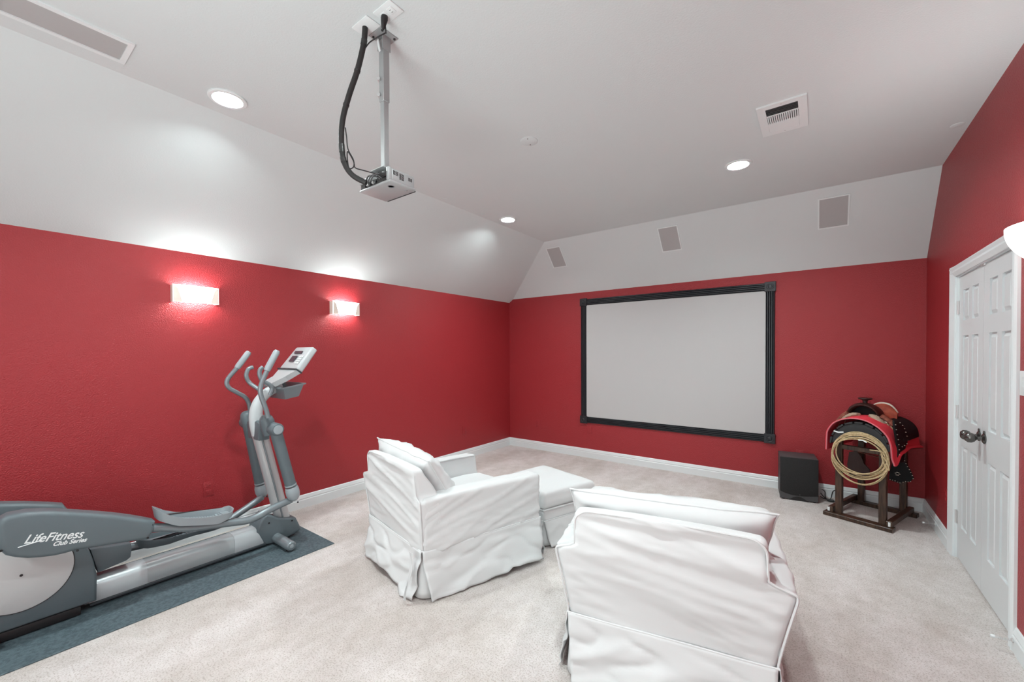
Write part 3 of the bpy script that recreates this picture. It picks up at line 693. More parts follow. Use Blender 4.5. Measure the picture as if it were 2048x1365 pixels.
# moving handlebars with grips
hn = [(1.355,1.028),(1.346,1.078),(1.329,1.134),(1.313,1.183),(1.305,1.228),(1.311,1.271),(1.328,1.317),(1.356,1.382)]
hg = [(1.352,1.375),(1.361,1.396),(1.420,1.510),(1.427,1.522)]
MB().tube(pth(-3.25, hn), .0165, 14).build('moving_handle', 'tube', el)
MB().tube([(-3.25, *p) for p in hg], [.020, .023, .023, .018], 16).build('hand_grip', 'greylt', el)
hn = [(1.427,1.031),(1.423,1.073),(1.411,1.115),(1.384,1.153),(1.331,1.191),(1.282,1.227),(1.263,1.268),(1.279,1.313),(1.340,1.390)]
hg = [(1.336,1.384),(1.347,1.402),(1.417,1.504),(1.425,1.516)]
MB().tube(pth(-3.75, hn), .0165, 14).build('moving_handle', 'tube', el)
MB().tube([(-3.75, *p) for p in hg], [.020, .023, .023, .018], 16).build('hand_grip', 'greylt', el)
# fixed handlebar
h1 = [(1.402,1.393),(1.373,1.382),(1.357,1.351),(1.355,1.316),(1.376,1.271),(1.415,1.225),(1.458,1.177)]
h2 = [(1.385,1.397),(1.366,1.378),(1.362,1.341),(1.382,1.294),(1.428,1.264),(1.449,1.228),(1.434,1.179)]
MB().tube(smooth_path([(-3.62, *p) for p in h1[:5]] + [(-3.58, *h1[5]), (-3.53, *h1[6])], 6), .0155, 14).build('fixed_handle', 'tube', el)
MB().tube(smooth_path([(-3.40, *p) for p in h2], 6), .0155, 14).build('fixed_handle', 'tube', el)
# console: display head, reading rack, accessory tray
cdir = V(0, .115, .150).normalized(); cnor = V(0, -cdir.z, cdir.y)
co = V(EX, 1.615, 1.372)
def cm(u, v, w_): return co + V(1, 0, 0) * u + cdir * v + cnor * w_
def chead():
    b = MB(); b.box((-.155, 0, -.055), (.155, .235, 0), .016, 3); 
    b.map(lambda v: cm(v.x * (1 - .12 * (v.y / .235)), v.y, v.z + .012 * math.sin(math.pi * min(1, max(0, v.y / .235))))); return b
hd = chead().build('console_head', 'console', el)
b = MB(); b.box((-.07, .155, .004), (.05, .178, .0135)); b.map(lambda v: cm(v.x, v.y, v.z)); b.build('message_display', 'lcd', hd, smooth=False)
b = MB(); b.box((-.055, .070, .006), (.020, .128, .0140)); b.map(lambda v: cm(v.x, v.y, v.z)); b.build('profile_display', 'lcd', hd, smooth=False)
b = MB()
for c in range(3):
    for r in range(4): b.box((.060 + c * .022, .05 + r * .022, .005), (.074 + c * .022, .066 + r * .022, .0125), .002, 1)
b.map(lambda v: cm(v.x, v.y, v.z)); b.build('keypad', 'white', hd)
b = MB(); b.box((-.160, -.006, -.05), (.160, .004, .012), .002, 1); b.map(lambda v: cm(v.x, v.y, v.z)); b.build('console_seam', 'greydk', hd)
b = MB(); w0, w1 = .15, .085
tp = [cm(-w0, -.004, .0), cm(w0, -.004, 0), cm(w0, -.004, -.045), cm(-w0, -.004, -.045)]
q1 = [(1.481,1.269)][0]; bt = [V(EX - w1, q1[0] - .03, q1[1]), V(EX + w1, q1[0] - .03, q1[1]), V(EX + w1, q1[0] + .0, q1[1] - .03), V(EX - w1, q1[0], q1[1] - .03)]
mid = [(a * .5 + c * .5) + V(0, .012, -.004) for a, c in zip(tp, bt)]
mid = [V(EX + (m.x - EX) * .86, m.y, m.z) for m in mid]
b.add(bt + mid + tp, [(0, 1, 2, 3), (8, 9, 10, 11)] + [(k * 4 + i, k * 4 + (i + 1) % 4, (k + 1) * 4 + (i + 1) % 4, (k + 1) * 4 + i) for k in (0, 1) for i in range(4)])
b.build('reading_rack', 'console', el, smooth=False)
tr = [(1.507,1.239),(1.632,1.251),(1.623,1.169),(1.552,1.175)]
b = MB(); yt0, zt0 = q1[0] + .0, 1.235
def tray(x0, x1, y0, y1, z0, z1):
    b = MB(); th = .006; k = .03
    def ring(f, z): return [V(x0 + f, y0 + f, z), V(x1 - f, y0 + f, z), V(x1 - f, y1 - f, z + .0), V(x0 + f, y1 - f, z)]
    rs = [ring(k, z0), ring(.004, z1 - .012), ring(-.010, z1 - .010), ring(-.010, z1), ring(.006, z1), ring(k + .004, z0 + .01)]
    vs = [p for r in rs for p in r]
    b.add(vs, [(0, 1, 2, 3), (20, 21, 22, 23)] + [(k_ * 4 + i, k_ * 4 + (i + 1) % 4, (k_ + 1) * 4 + (i + 1) % 4, (k_ + 1) * 4 + i) for k_ in range(5) for i in range(4)])
    return b
tray(EX - .17, EX + .17, 1.50, 1.665, 1.135, 1.235).map(lambda v: V(v.x, v.y, v.z + (v.y - 1.5) * .16)).build('accessory_tray', 'tube', el, smooth=False)
# front foot housing and stabiliser
fh = [(1.338,0.139),(1.347,0.174),(1.371,0.224),(1.410,0.251),(1.450,0.233),(1.490,0.200),(1.563,0.177),(1.630,0.159),(1.672,0.058),(1.661,0.045),(1.604,0.028),(1.549,0.016),(1.458,0.014),(1.390,0.024)]
MB().prism(fh, 'x', EX - .085, EX + .085, .016, 3).build('front_housing', 'grey', el)
MB().tube([(EX - .33, 1.478, .050), (EX - .32, 1.478, .05), (EX + .32, 1.478, .05), (EX + .33, 1.478, .050)], [.028, .036, .036, .028], 20).build('stabiliser', 'tube', el)
for s_ in (-1, 1):
    MB().lathe([(.022, .007), (.022, .016), (.010, .022), (.010, .03)], 16, Matrix.Translation((EX + s_ * .285, 1.478, 0))).build('levelling_foot', 'black', el)
    MB().lathe([(.015, 0), (.013, .004), (0, .004)], 16, Matrix.Translation((EX + s_ * .328, 1.478, .05)) @ Matrix.Rotation(R_(90 * s_), 4, 'Y')).build('end_cap', 'greylt', el)
for y, z in [(1.422,0.185),(1.595,0.147)]:
    MB().lathe([(.007, 0), (.007, .002), (0, .002)], 12, Matrix.Translation((EX + .0845, y, z)) @ Matrix.Rotation(R_(90), 4, 'Y')).build('screw_hole', 'black', el)

# ---------------------------------------------------------------- soft furniture
def softbox(lo, hi, r, n):
    """rounded box as an even grid"""
    b = MB(); c = [(lo[i] + hi[i]) / 2 for i in range(3)]; h = [(hi[i] - lo[i]) / 2 for i in range(3)]; key = {}
    def pt(p):
        q = [max(-(h[i] - r), min(h[i] - r, p[i])) for i in range(3)]; d = V(*[p[i] - q[i] for i in range(3)])
        if d.length > 1e-9: d = d.normalized() * r
        return V(c[0] + q[0] + d.x, c[1] + q[1] + d.y, c[2] + q[2] + d.z)
    def axis(i):
        k = n[i]; L = []
        m = max(2, min(5, k // 6))
        for j in range(m): L.append(-h[i] + r * (1 - math.cos(math.pi / 2 * j / m)) if False else -h[i] + r * j / m)
        s0, s1 = -h[i] + r, h[i] - r
        for j in range(k + 1): L.append(s0 + (s1 - s0) * j / k)
        for j in range(1, m + 1): L.append(s1 + r * j / m)
        return L
    ax = [axis(i) for i in range(3)]
    def vid(p):
        kk = (round(p[0], 6), round(p[1], 6), round(p[2], 6))
        if kk not in key: key[kk] = len(b.v); b.v.append(pt(p))
        return key[kk]
    for i in range(3):
        j, k = (i + 1) % 3, (i + 2) % 3
        for s in (-1, 1):
            A, B = ax[j], ax[k]
            for a in range(len(A) - 1):
                for e in range(len(B) - 1):
                    q = []
                    for da, de in ((0, 0), (1, 0), (1, 1), (0, 1)):
                        p = [0, 0, 0]; p[i] = s * h[i]; p[j] = A[a + da]; p[k] = B[e + de]; q.append(vid(p))
                    b.f.append(tuple(q if s > 0 else q[::-1]))
    return b
def normals(b):
    nr = [V(0, 0, 0) for _ in b.v]
    for f in b.f:
        c = (b.v[f[2]] - b.v[f[0]]).cross(b.v[f[3 if len(f) > 3 else 1]] - b.v[f[1] if len(f) > 3 else f[0]])
        for k in f: nr[k] += c
    return [n.normalized() if n.length > 0 else n for n in nr]
def wrinkle(b, fn):
    nr = normals(b); b.v = [v + n * fn(v, n) for v, n in zip(b.v, nr)]; return b
def nz3(x, y, z): return noise.noise(Vector((x, y, z)))
def fold(x, y, seed):   # soft ridged noise: long thin creases along x
    n = nz3(x, y, seed); return (1 - min(1, abs(n) * 3.2)) ** 2

def armchair(C, seed, name_label, cushion_tilt=0.0, tie=False):
    W, D = .80, .90; fl_l, fl_r = FLARE[seed]
    BL, BR, FR, FL = [V(*c, 0) for c in C]
    def MP(p):
        a, e = p.x / W, p.y / D
        t = min(1, max(0, (p.z - .30) / .28)) ** 1.2 * (1 - sst(.60, .635, p.z)) ; h = abs(2 * a - 1)
        a += (fl_r * sst(.4, 1, a) - fl_l * sst(.6, 0, a)) * t / W
        return BL * ((1 - a) * (1 - e)) + BR * (a * (1 - e)) + FR * (a * e) + FL * ((1 - a) * e) + V(0, 0, p.z)
    root = thing('slipcovered_armchair', name_label, 'armchair', (BL + BR + FL + FR) / 4, 'white slipcovered armchairs')
    # backrest, full width below the arm tops, stepped in above them
    def bdef(v):
        z = v.z; u = v.x; t = sst(.588, .622, z)
        u = W / 2 + (u - W / 2) * (1 - t * .034 / (W / 2))
        th = .15 if z < .6 else .15 - .085 * sst(.60, .80, z)
        y = v.y / .15 * th
        y += -.035 * max(0, (z - .3) / .5)
        zz = z - .016 * abs((u - W / 2) / (W / 2)) ** 3 * sst(.7, .8, z)
        return V(u, y, zz)
    b = softbox((0, 0, .27), (W, .15, .80), .028, (44, 8, 34)).map(bdef)
    def bw(v, n):
        if n.y > -.35 : return .002 * nz3(v.x * 9, v.y * 9, v.z * 9)
        s = seed
        a = .011 * fold(v.x * 1.1 + v.z * .8, (v.z + v.x * .20) * 8, s) * sst(.30, .42, v.z)
        a += .006 * fold(v.x * 1.6 - v.z * .5, (v.z + v.x * .12) * 15, s + 5)
        a += .012 * nz3(v.x * 2.2, v.z * 4, s + 9)
        a += -.020 * math.exp(-((v.z - .755 + .02 * v.x) / .03) ** 2) * (.4 + .6 * abs(nz3(v.x * 3, 2, s)))
        return a * sst(0, .05, v.x) * sst(0, .05, W - v.x)
    wrinkle(b, bw); b.map(MP).build('backrest', 'cloth', root, weld=False, angle=180)
    # arms
    for side in (0, 1):
        x0, x1 = ((0, .125), (W - .125, W))[side]
        a = softbox((x0, .006, .27), (x1, D, .612), .024, (6, 40, 18))
        def aw(v, n, s=side):
            out = (-1 if s == 0 else 1) * n.x
            if out > .4:
                q = .009 * fold(v.y * 1.4 + v.z * 1.2, (v.z - v.y * .33) * 11, seed + 20 + s) + .010 * nz3(v.y * 2.5, v.z * 4, seed + s)
                # tension folds pulling up to the front corner of the waist seam
                q += .012 * fold(v.y * 1.2, (v.z - .30 - (v.y) * .10) * 26, seed + 31) * sst(.46, .30, v.z)
                return q
            return .004 * nz3(v.x * 9, v.y * 6, v.z * 9 + seed) + .004 * fold(v.y * 2, v.x * 14, seed)
        wrinkle(a, aw); a.map(lambda v: V(v.x, v.y, v.z + .008 * math.sin(v.y * 3.2)))
        a.map(MP).build('arm', 'cloth', root, angle=180)
    # seat base and seat cushion
    softbox((.11, .10, .20), (W - .11, D - .015, .335), .02, (20, 20, 6)).map(MP).build('seat_base', 'cloth', root, angle=180)
    c = softbox((.128, .13, .335), (W - .128, D + .01, .475), .045, (26, 26, 6))
    c.map(lambda v: V(v.x, v.y, v.z + (.03 * math.cos((v.x - W / 2) / .28 * 1.4) * math.cos((v.y - .5) / .4 * 1.2) if v.z > .4 else 0)))
    wrinkle(c, lambda v, n: .006 * nz3(v.x * 6, v.y * 6, seed)); c.map(MP).build('seat_cushion', 'cloth', root, angle=180)
    # loose back cushion leaning on the backrest
    pw, ph, pt_ = CUSH[seed][6], .50, .20
    p = MB(); NX, NY = 40, 32
    def pil(sgn):
        def g(u, v):
            a, e = 2 * u - 1, 2 * v - 1
            k = max(0, (1 - abs(a) ** 3.5)) ** .55 * max(0, (1 - abs(e) ** 3.5)) ** .55
            x = a * pw / 2 * (1 - .05 * (1 - abs(e) ** 2)); z = e * ph / 2 * (1 - .05 * (1 - abs(a) ** 2))
            cr = .030 * fold(a * 1.4 + e, e * 2.6 - a * .8, seed + 40 + sgn) * k + .018 * nz3(a * 1.7, e * 2.2, seed + 50 + sgn) * k
            wv_ = .010 * nz3(a * 3, e * 3, seed + 77)
            return V(x, sgn * (pt_ / 2 * k + cr) + wv_, z)
        return g
    p.grid(pil(1), NX, NY); p.grid(pil(-1), NX, NY)
    seam = []
    g0 = pil(1)
    for i in range(40): seam.append(g0(i / 40, 0))
    for i in range(40): seam.append(g0(1, i / 40))
    for i in range(40): seam.append(g0(1 - i / 40, 1))
    for i in range(40): seam.append(g0(0, 1 - i / 40))
    pm = Matrix.Translation((W / 2 + CUSH[seed][0], CUSH[seed][1], CUSH[seed][2])) @ Matrix.Rotation(R_(CUSH[seed][3]), 4, 'Z') @ Matrix.Rotation(R_(CUSH[seed][4]), 4, 'X') @ Matrix.Rotation(R_(CUSH[seed][5]), 4, 'Y')
    p.map(lambda v: MP(pm @ v)); pb_ = p.build('back_cushion', 'cloth', root, weld=True, angle=180)
    MB().tube([MP(pm @ s) for s in seam], .0045, 6, closed=True).build('cushion_piping', 'cloth', pb_)
    # skirt: four flared panels with open kick pleats
    wz = .300
    def wz_(x, y): return wz
    def panel(A, B, outn, idx, lift):
        A, B = V(*A, 0), V(*B, 0); L = (B - A).length; d = (B - A).normalized(); on_ = V(*outn, 0)
        def g(u, v):
            s = (u - .5) * (1 - .06 * v ** 1.3 * (1 if lift is not None else 1)) + .5
            fl = .004 + .050 * v ** 1.2
            am = v ** 1.1
            ff = .020 * am * nz3(s * L * 5.5 + v * 1.0, v * 1.0, seed + idx * 7) + .024 * v * fold(s * L * 2.4 + v * 1.4, v * 1.2 - s * 1.6, seed + idx * 3 + 1) - .014 * sst(0, .25, v) * fold(s * 3 - v, v * 2.2 + s, seed + idx)
            z = wz * (1 - v) + .010 * v + lift[0] * v * math.exp(-((s - lift[1]) / .22) ** 2) + .008 * v * nz3(s * 8, 3, seed + idx)
            p_ = A + d * (s * L) + on_ * (fl + ff)
            return MP(V(p_.x, p_.y, max(.006, z)))
        MB().grid(g, 56, 22, .004).build('skirt_panel', 'cloth', root, angle=180)
    panel((0, 0), (W, 0), (0, -1), 1, SK[seed][0]); panel((W, 0), (W, D), (1, 0), 2, SK[seed][1]); panel((0, D), (0, 0), (-1, 0), 3, SK[seed][2]); panel((W, D), (0, D), (0, 1), 4, (0.0, .5))
    for (cx, cy, a0) in ((0, 0, 180), (W, 0, 270), (W, D, 0), (0, D, 90)):
        ix, iy = (.05 if cx == 0 else W - .05), (.05 if cy == 0 else D - .05)
        def g(u, v, ix=ix, iy=iy, a0=a0):
            a = R_(a0 - 20 + u * 130); r = .042 + .022 * v; return MP(V(ix + math.cos(a) * r, iy + math.sin(a) * r, wz * (1 - v) + .012 * v))
        MB().grid(g, 16, 8, .003).build('pleat_insert', 'cloth', root, angle=180)
    # piping at the waist and around the back
    per = [V(-.004, -.004, wz), V(W + .004, -.004, wz), V(W + .004, D, wz), V(-.004, D, wz)]
    loop = []
    for i in range(4):
        a, c = per[i], per[(i + 1) % 4]
        for j in range(16):
            q = a.lerp(c, j / 16); q.z += .004 * nz3(q.x * 3, q.y * 3, seed); loop.append(MP(q))
    MB().tube(loop, .005, 6, closed=True).build('waist_piping', 'cloth', root)
    bp = []
    for u, z in [(.0, .30), (0.0, .45), (0.002, .575)]: bp.append(V(u, 0, z))
    bp += [V(.006, 0, .600), V(.020, 0, .610), V(.032, 0, .635), V(.036, 0, .70), V(.040, 0, .755), V(.060, 0, .783)]
    for i in range(11): bp.append(V(.09 + (W - .18) * i / 10, 0, .797))
    rt = [V(W - q.x, 0, q.z) for q in bp[:9]][::-1]
    bp = bp + rt
    bp = [V(q.x, -.035 * max(0, (q.z - .3) / .5) + .003, q.z - .014 * abs((q.x - W / 2) / (W / 2)) ** 3 * sst(.7, .8, q.z)) for q in bp]
    MB().tube([MP(q) for q in smooth_path(bp, 3)], .005, 6).build('back_piping', 'cloth', root)
    for u in (0.0, W):   # arm rear seam up to the front
        q = [V(u + (-.0 if u == 0 else 0), .02 + (D - .03) * i / 12, .300) for i in range(13)]
    if tie:
        for k, (dx, sw) in enumerate(((-.02, .02), (.008, -.015))):
            def g(u, v, dx=dx, sw=sw):
                return MP(V(W - .02 + dx + (u - .5) * .018 + sw * v, -.055 - .035 * v + .01 * math.sin(v * 5), .30 - .27 * v))
            MB().grid(g, 3, 14, .002).build('tie', 'cloth', root)
    return root
# cushion placement per chair: dx, y, z, rotZ, rotX, rotY ; skirt hem lifts per panel (amount, where)
CUSH = {3: (-.075, .215, .622, -2, 31, 2, .82), 11: (-.005, .235, .625, 3, 30, 0, .83)}
FLARE = {3: (.07, .01), 11: (.055, .060)}
SK = {3: ((.045, .40), (.03, .75), (.02, .5)), 11: ((.02, .5), (.03, .5), (.03, .4))}
armchair([(-2.675, 1.815), (-1.915, 1.655), (-1.630, 2.520), (-2.45, 2.69)], 3, 'white slipcovered armchair on the left, seen from its side, with a leaning back cushion', tie=True)
armchair([(-.925, 1.672), (-.118, 1.832), (-.29, 2.72), (-1.15, 2.54)], 11, 'white slipcovered armchair in the foreground seen from directly behind', tie=False)

# ottoman
def ottoman():
    W, D = .56, .56; C = [(-2.24, 2.76), (-1.685, 2.665), (-1.500, 3.190), (-2.13, 3.36)]
    BL, BR, FR, FL = [V(*c, 0) for c in C]
    def MP(p):
        a, e = p.x / W, p.y / D
        return BL * ((1 - a) * (1 - e)) + BR * (a * (1 - e)) + FR * (a * e) + FL * ((1 - a) * e) + V(0, 0, p.z)
    root = thing('slipcovered_ottoman', 'low square white slipcovered ottoman between the two armchairs', 'ottoman', (BL + BR + FL + FR) / 4)
    t = softbox((0, 0, .285), (W, D, .418), .03, (22, 22, 6))
    t.map(lambda v: V(v.x, v.y, v.z + (.035 * math.cos((v.x / W - .5) * 3) * math.cos((v.y / D - .5) * 3) if v.z > .34 else 0)))
    wrinkle(t, lambda v, n: .005 * nz3(v.x * 6, v.y * 6, v.z * 9) + (.006 * fold(v.x * 2, v.z * 16, 2) if abs(n.z) < .5 else 0)); t.map(MP).build('top_cushion', 'cloth', root, angle=180)
    s = softbox((.005, .005, .12), (W - .005, D - .005, .288), .02, (20, 20, 6)); wrinkle(s, lambda v, n: .005 * fold(v.x * 2 + v.y * 2, v.z * 15, 6)); s.map(MP).build('base', 'cloth', root, angle=180)
    for k, (A, B, on_) in enumerate((((0, 0), (W, 0), (0, -1)), ((W, 0), (W, D), (1, 0)), ((W, D), (0, D), (0, 1)), ((0, D), (0, 0), (-1, 0)))):
        A, B, on_ = V(*A, 0), V(*B, 0), V(*on_, 0); d = (B - A).normalized(); L = (B - A).length
        def g(u, v):
            s_ = (u - .5) * (1 - .10 * v ** 1.3) + .5; p_ = A + d * (s_ * L) + on_ * (.002 + .03 * v + .018 * v * nz3(s_ * 4, v, 60 + k) + .016 * v * fold(s_ * 3, v - s_, 64 + k))
            return MP(V(p_.x, p_.y, .205 * (1 - v) + .012 * v))
        MB().grid(g, 36, 14, .004).build('skirt_panel', 'cloth', root, angle=180)
    for cx, cy, a0 in ((0, 0, 180), (W, 0, 270), (W, D, 0), (0, D, 90)):
        ix, iy = (.04 if cx == 0 else W - .04), (.04 if cy == 0 else D - .04)
        def g(u, v, ix=ix, iy=iy, a0=a0):
            a = R_(a0 - 20 + u * 130); r = .034 + .014 * v; return MP(V(ix + math.cos(a) * r, iy + math.sin(a) * r, .205 * (1 - v) + .012 * v))
        MB().grid(g, 14, 6, .003).build('pleat_insert', 'cloth', root, angle=180)
    for zz, rr, off in ((.287, .0045, .004), (.205, .0035, .005)):
        per = [V(-off, -off, zz), V(W + off, -off, zz), V(W + off, D + off, zz), V(-off, D + off, zz)]; loop = []
        for i in range(4):
            for j in range(12): loop.append(MP(per[i].lerp(per[(i + 1) % 4], j / 12)))
        MB().tube(loop, rr, 6, closed=True).build('piping', 'cloth', root)
ottoman()

# ---------------------------------------------------------------- subwoofer
def subwoofer():
    A = V(-.310, 4.974, 0); u = V(.992, .127, 0); v = V(-.127, .992, 0); W, D, H = .316, .30, .430
    def MP(p): return A + u * p.x + v * p.y + V(0, 0, p.z)
    t = thing('subwoofer', 'black cloth-fronted subwoofer on the carpet below the screen', 'speaker', MP(V(W / 2, D / 2, 0)))
    MB().box((0, .02, .02), (W, D, H), .006, 2).map(MP).build('cabinet', 'subbody', t)
    g = [(.0, .085)] + [(W * i / 12, .085 - .028 * math.sin(math.pi * (i / 12) ** .8) - .012 * i / 12) for i in range(1, 13)] + [(W, H - .002), (0, H - .002)]
    MB().prism(g, 'y', .0, .025, .004).map(MP).build('grille', 'subcloth', t)
    arc = [(0, .012), (.085, .012)] + [(.085 + .14 * i / 10, .012 + .034 * math.sin(math.pi * i / 10)) for i in range(11)] + [(W, .012), (W, .075), (W * .6, .068), (W * .3, .078), (0, .088)]
    MB().prism(arc, 'y', .004, .03, .002, 1).map(MP).build('base_panel', 'subbody', t)
    MB().box((.08, .012, .0), (.24, D - .02, .05)).map(MP).build('port_cavity', 'black', t, smooth=False)
    for a in (.03, W - .03):
        for c in (.03, D - .03): MB().lathe([(.012, 0), (.012, .021)], 12).map(lambda p, a=a, c=c: MP(p + V(a, c, 0))).build('foot', 'black', t)
    MB().lathe([(.006, 0), (.006, .003), (0, .003)], 12, Matrix.Translation((.165, .003, .066)) @ Matrix.Rotation(R_(90), 4, 'X')).map(MP).build('badge', 'subbody', t)
subwoofer()
cc = [V(.03, 5.20, .10), V(.055, 5.19, .085), V(.06, 5.16, .035), V(.10, 5.15, .012), V(.14, 5.17, .012), V(.15, 5.20, .03), V(.145, 5.26, .09), V(.12, 5.29, .07), V(.10, 5.22, .012), V(.05, 5.2, .012), V(.02, 5.25, .012)]
b = MB(); b.tube(smooth_path(cc, 8), .004, 8)
b.tube(smooth_path([V(.02, 5.21, .06), V(.06, 5.19, .02), V(.11, 5.165, .012), V(.155, 5.18, .014), V(.16, 5.22, .05), V(.14, 5.30, .11)], 8), .004, 8)
b.tube([(.075, 5.155, .016), (.13, 5.15, .016)], .013, 10)
tag(b.build('speaker_cord', 'black'), 'black power cords bunched on the carpet beside the subwoofer', 'cable')

# ---------------------------------------------------------------- saddle stand, blanket, saddle, rope
SA_, SU, SV = V(.059, 4.746, 0), V(.937, -.349, 0), V(.349, .937, 0)
def SM(p): return SA_ + SU * p.x + SV * p.y + V(0, 0, p.z)
st = thing('saddle_stand', 'dark stained wooden saddle stand with a black slatted drum top', 'stand', SM(V(.23, .35, 0)))
def wbox(lo, hi, nm='rail', bev=.004, m='wood'): return MB().box(lo, hi, bev, 1).map(SM).build(nm, m, st, angle=30)
wbox((-.015, -.03, 0), (.470, .055, .035), 'cross_plank'); wbox((-.005, .545, 0), (.490, .615, .035), 'cross_plank')
wbox((.012, .0, .035), (.052, .60, .082), 'side_rail'); wbox((.420, .0, .035), (.460, .60, .082), 'side_rail')
MB().box((.012, -.003, .040), (.030, .0005, .075), .001, 1).map(SM).build('rail_end', 'white', st); MB().box((.436, -.003, .040), (.452, .0005, .075), .001, 1).map(SM).build('rail_end', 'white', st)
for s0 in (.062, .368):
    for t0 in (.015, .550): wbox((s0, t0, .034), (s0 + .050, t0 + .045, .70), 'post')
DC, DR = (.237, .672), .208
n = 24
def arch(r_out, r_in, a0=0, a1=180):
    o = [(DC[0] + r_out * math.cos(R_(a0 + (a1 - a0) * i / n)), DC[1] + r_out * math.sin(R_(a0 + (a1 - a0) * i / n))) for i in range(n + 1)]
    q = [(DC[0] + r_in * .95 * math.cos(R_(a1 - (a1 - a0) * i / n)), DC[1] - .0 + (r_in - .105) * math.sin(R_(a1 - (a1 - a0) * i / n))) for i in range(n + 1)]
    return o + q
for ta, tb in ((0.0, .022), (.575, .597)):
    MB().prism([(DC[0] + (DR - .014) * math.cos(R_(i * 180 / n)), DC[1] + (DR - .014) * math.sin(R_(i * 180 / n))) for i in range(n + 1)] + [(DC[0] - DR + .09, DC[1] + .02)] + [(DC[0] - (DR - .09) * math.cos(R_(180 * i / 10)), DC[1] + .02 + .055 * math.sin(R_(180 * i / 10))) for i in range(1, 10)] + [(DC[0] + DR - .09, DC[1] + .02)], 'y', ta, tb, .002, 1).map(SM).build('end_board', 'drum', st)
for i in range(9):
    a = 6 + i * 21; m = Matrix.Translation((DC[0], 0, DC[1])) @ Matrix.Rotation(R_(90 - a), 4, 'Y')
    MB().box((-.030, -.008, DR - .014), (.030, .605, DR + .002), .003, 1, m).map(SM).build('slat', 'drum', st)
MB().box((.10, .02, .62), (.37, .05, .66), .003, 1).map(SM).build('brace', 'wood', st)

# red blanket, draped over the drum
prof = [(.004, .60), (.006, .66), (.008, .72), (.014, .772), (.050, .838), (.095, .874), (.150, .898), (.215, .908), (.280, .900), (.335, .876), (.388, .836), (.428, .785), (.450, .72), (.456, .66), (.459, .61), (.468, .580), (.476, .552)]
pp = smooth_path([(a, 0, z) for a, z in prof], 4)
def blk(u, v):
    k = u * (len(pp) - 1); i = min(int(k), len(pp) - 2); q = pp[i].lerp(pp[i + 1], k - i)
    y = -.012 + .62 * v; side = sst(.45, .9, u)
    s_ = q.x + side * (.006 * math.sin(v * 5.2) + .035 * sst(.6, 1, v)); z = q.z - side * .008 * math.sin(v * 7) + .085 * sst(.04, .25, v) * sst(.78, 1, u)
    return SM(V(s_, y, z))
bl = thing('saddle_blanket', 'bright red felt blanket draped over the stand under the saddle', 'blanket', SM(V(.23, .35, .9)))
MB().grid(blk, 64, 24, -.009).build('blanket_sheet', 'blanket', bl, angle=60)
MB().tube([blk(i / 64, 0) + V(0, 0, .003) for i in range(65)], .0055, 6).build('bound_edge', 'blanketedge', bl)
e_ = MB().tube([blk(1, i / 24) for i in range(25)], .0055, 6).build('bound_edge', 'leather', bl)

# western saddle
sd = thing('western_saddle', 'worn western riding saddle with a horn and studded black skirts on the stand', 'saddle', SM(V(.23, .35, .93)))
hc = V(.200, .27, 0)
MB().lathe([(.020, .995), (.019, 1.02), (.017, 1.040), (.022, 1.052), (.047, 1.060), (.052, 1.066), (.050, 1.072), (.030, 1.075), (0, 1.075)], 28).map(lambda p: SM(p + hc)).build('horn', 'leather', sd)
# fork (swell): thick arch, hollow gullet below
def forkm():
    b = MB(); n1, n2 = 32, 14; vs = []; fs = []
    for i in range(n1 + 1):
        a = R_(-8 + 196 * i / n1); w_ = .5 + .5 * abs(math.cos(a))
        cx = .196 + math.cos(a) * .108; cz = .915 + math.sin(a) * (.098 if math.sin(a) > 0 else .05)
        rr = .012 + .008 * w_; yo = .035 * (1 - math.sin(a))
        for j in range(n2):
            t = 2 * math.pi * j / n2
            vs.append(V(cx + math.cos(a) * math.cos(t) * rr, .26 + yo + math.sin(t) * (.050 + .02 * w_), cz + math.sin(a) * math.cos(t) * rr))
    for i in range(n1):
        for j in range(n2): fs.append((i * n2 + j, i * n2 + (j + 1) % n2, (i + 1) * n2 + (j + 1) % n2, (i + 1) * n2 + j))
    fs += [tuple(range(n2)), tuple(n1 * n2 + j for j in range(n2))[::-1]]
    return b.add(vs, fs).map(SM)
forkm().build('fork', 'leather', sd)
MB().prism([(.196 + .095 * math.cos(R_(180 * i / 14)), .915 + .088 * math.sin(R_(180 * i / 14))) for i in range(15)], 'y', .285, .33, .01).map(SM).build('gullet', 'leatherblk', sd)
# seat: dish from the fork up to the cantle
def seat(u, v):
    a = (u - .5) * 2; y = .29 + .27 * v
    wd = .105 + .035 * math.sin(math.pi * v); 
    h = .950 - .025 * math.sin(math.pi * min(1, v * 1.2)) + .055 * sst(.50, 1, v)
    z = h - .055 * abs(a) ** 2.2 * (1 - .9 * sst(.6, 1, v)) - .075 * sst(.7, 1, v) * abs(a) ** 2.5
    return SM(V(.215 + .03 * v + a * wd, y + .02 * (1 - a * a) * v, z))
MB().grid(seat, 24, 20, .014).build('seat', 'leatherred', sd)
rim = [seat(i / 24, 1) + V(0, 0, .002) for i in range(25)]
MB().tube(rim, .010, 8).build('cantle_binding', 'stud', sd)
def cant(u, v):
    p = seat(u, 1); a = abs(2 * u - 1); return p + SV * (.012 + .035 * v) + V(0, 0, -.004 - (.12 - .05 * a) * v)
MB().grid(cant, 20, 6, .012).build('cantle_back', 'leather', sd)
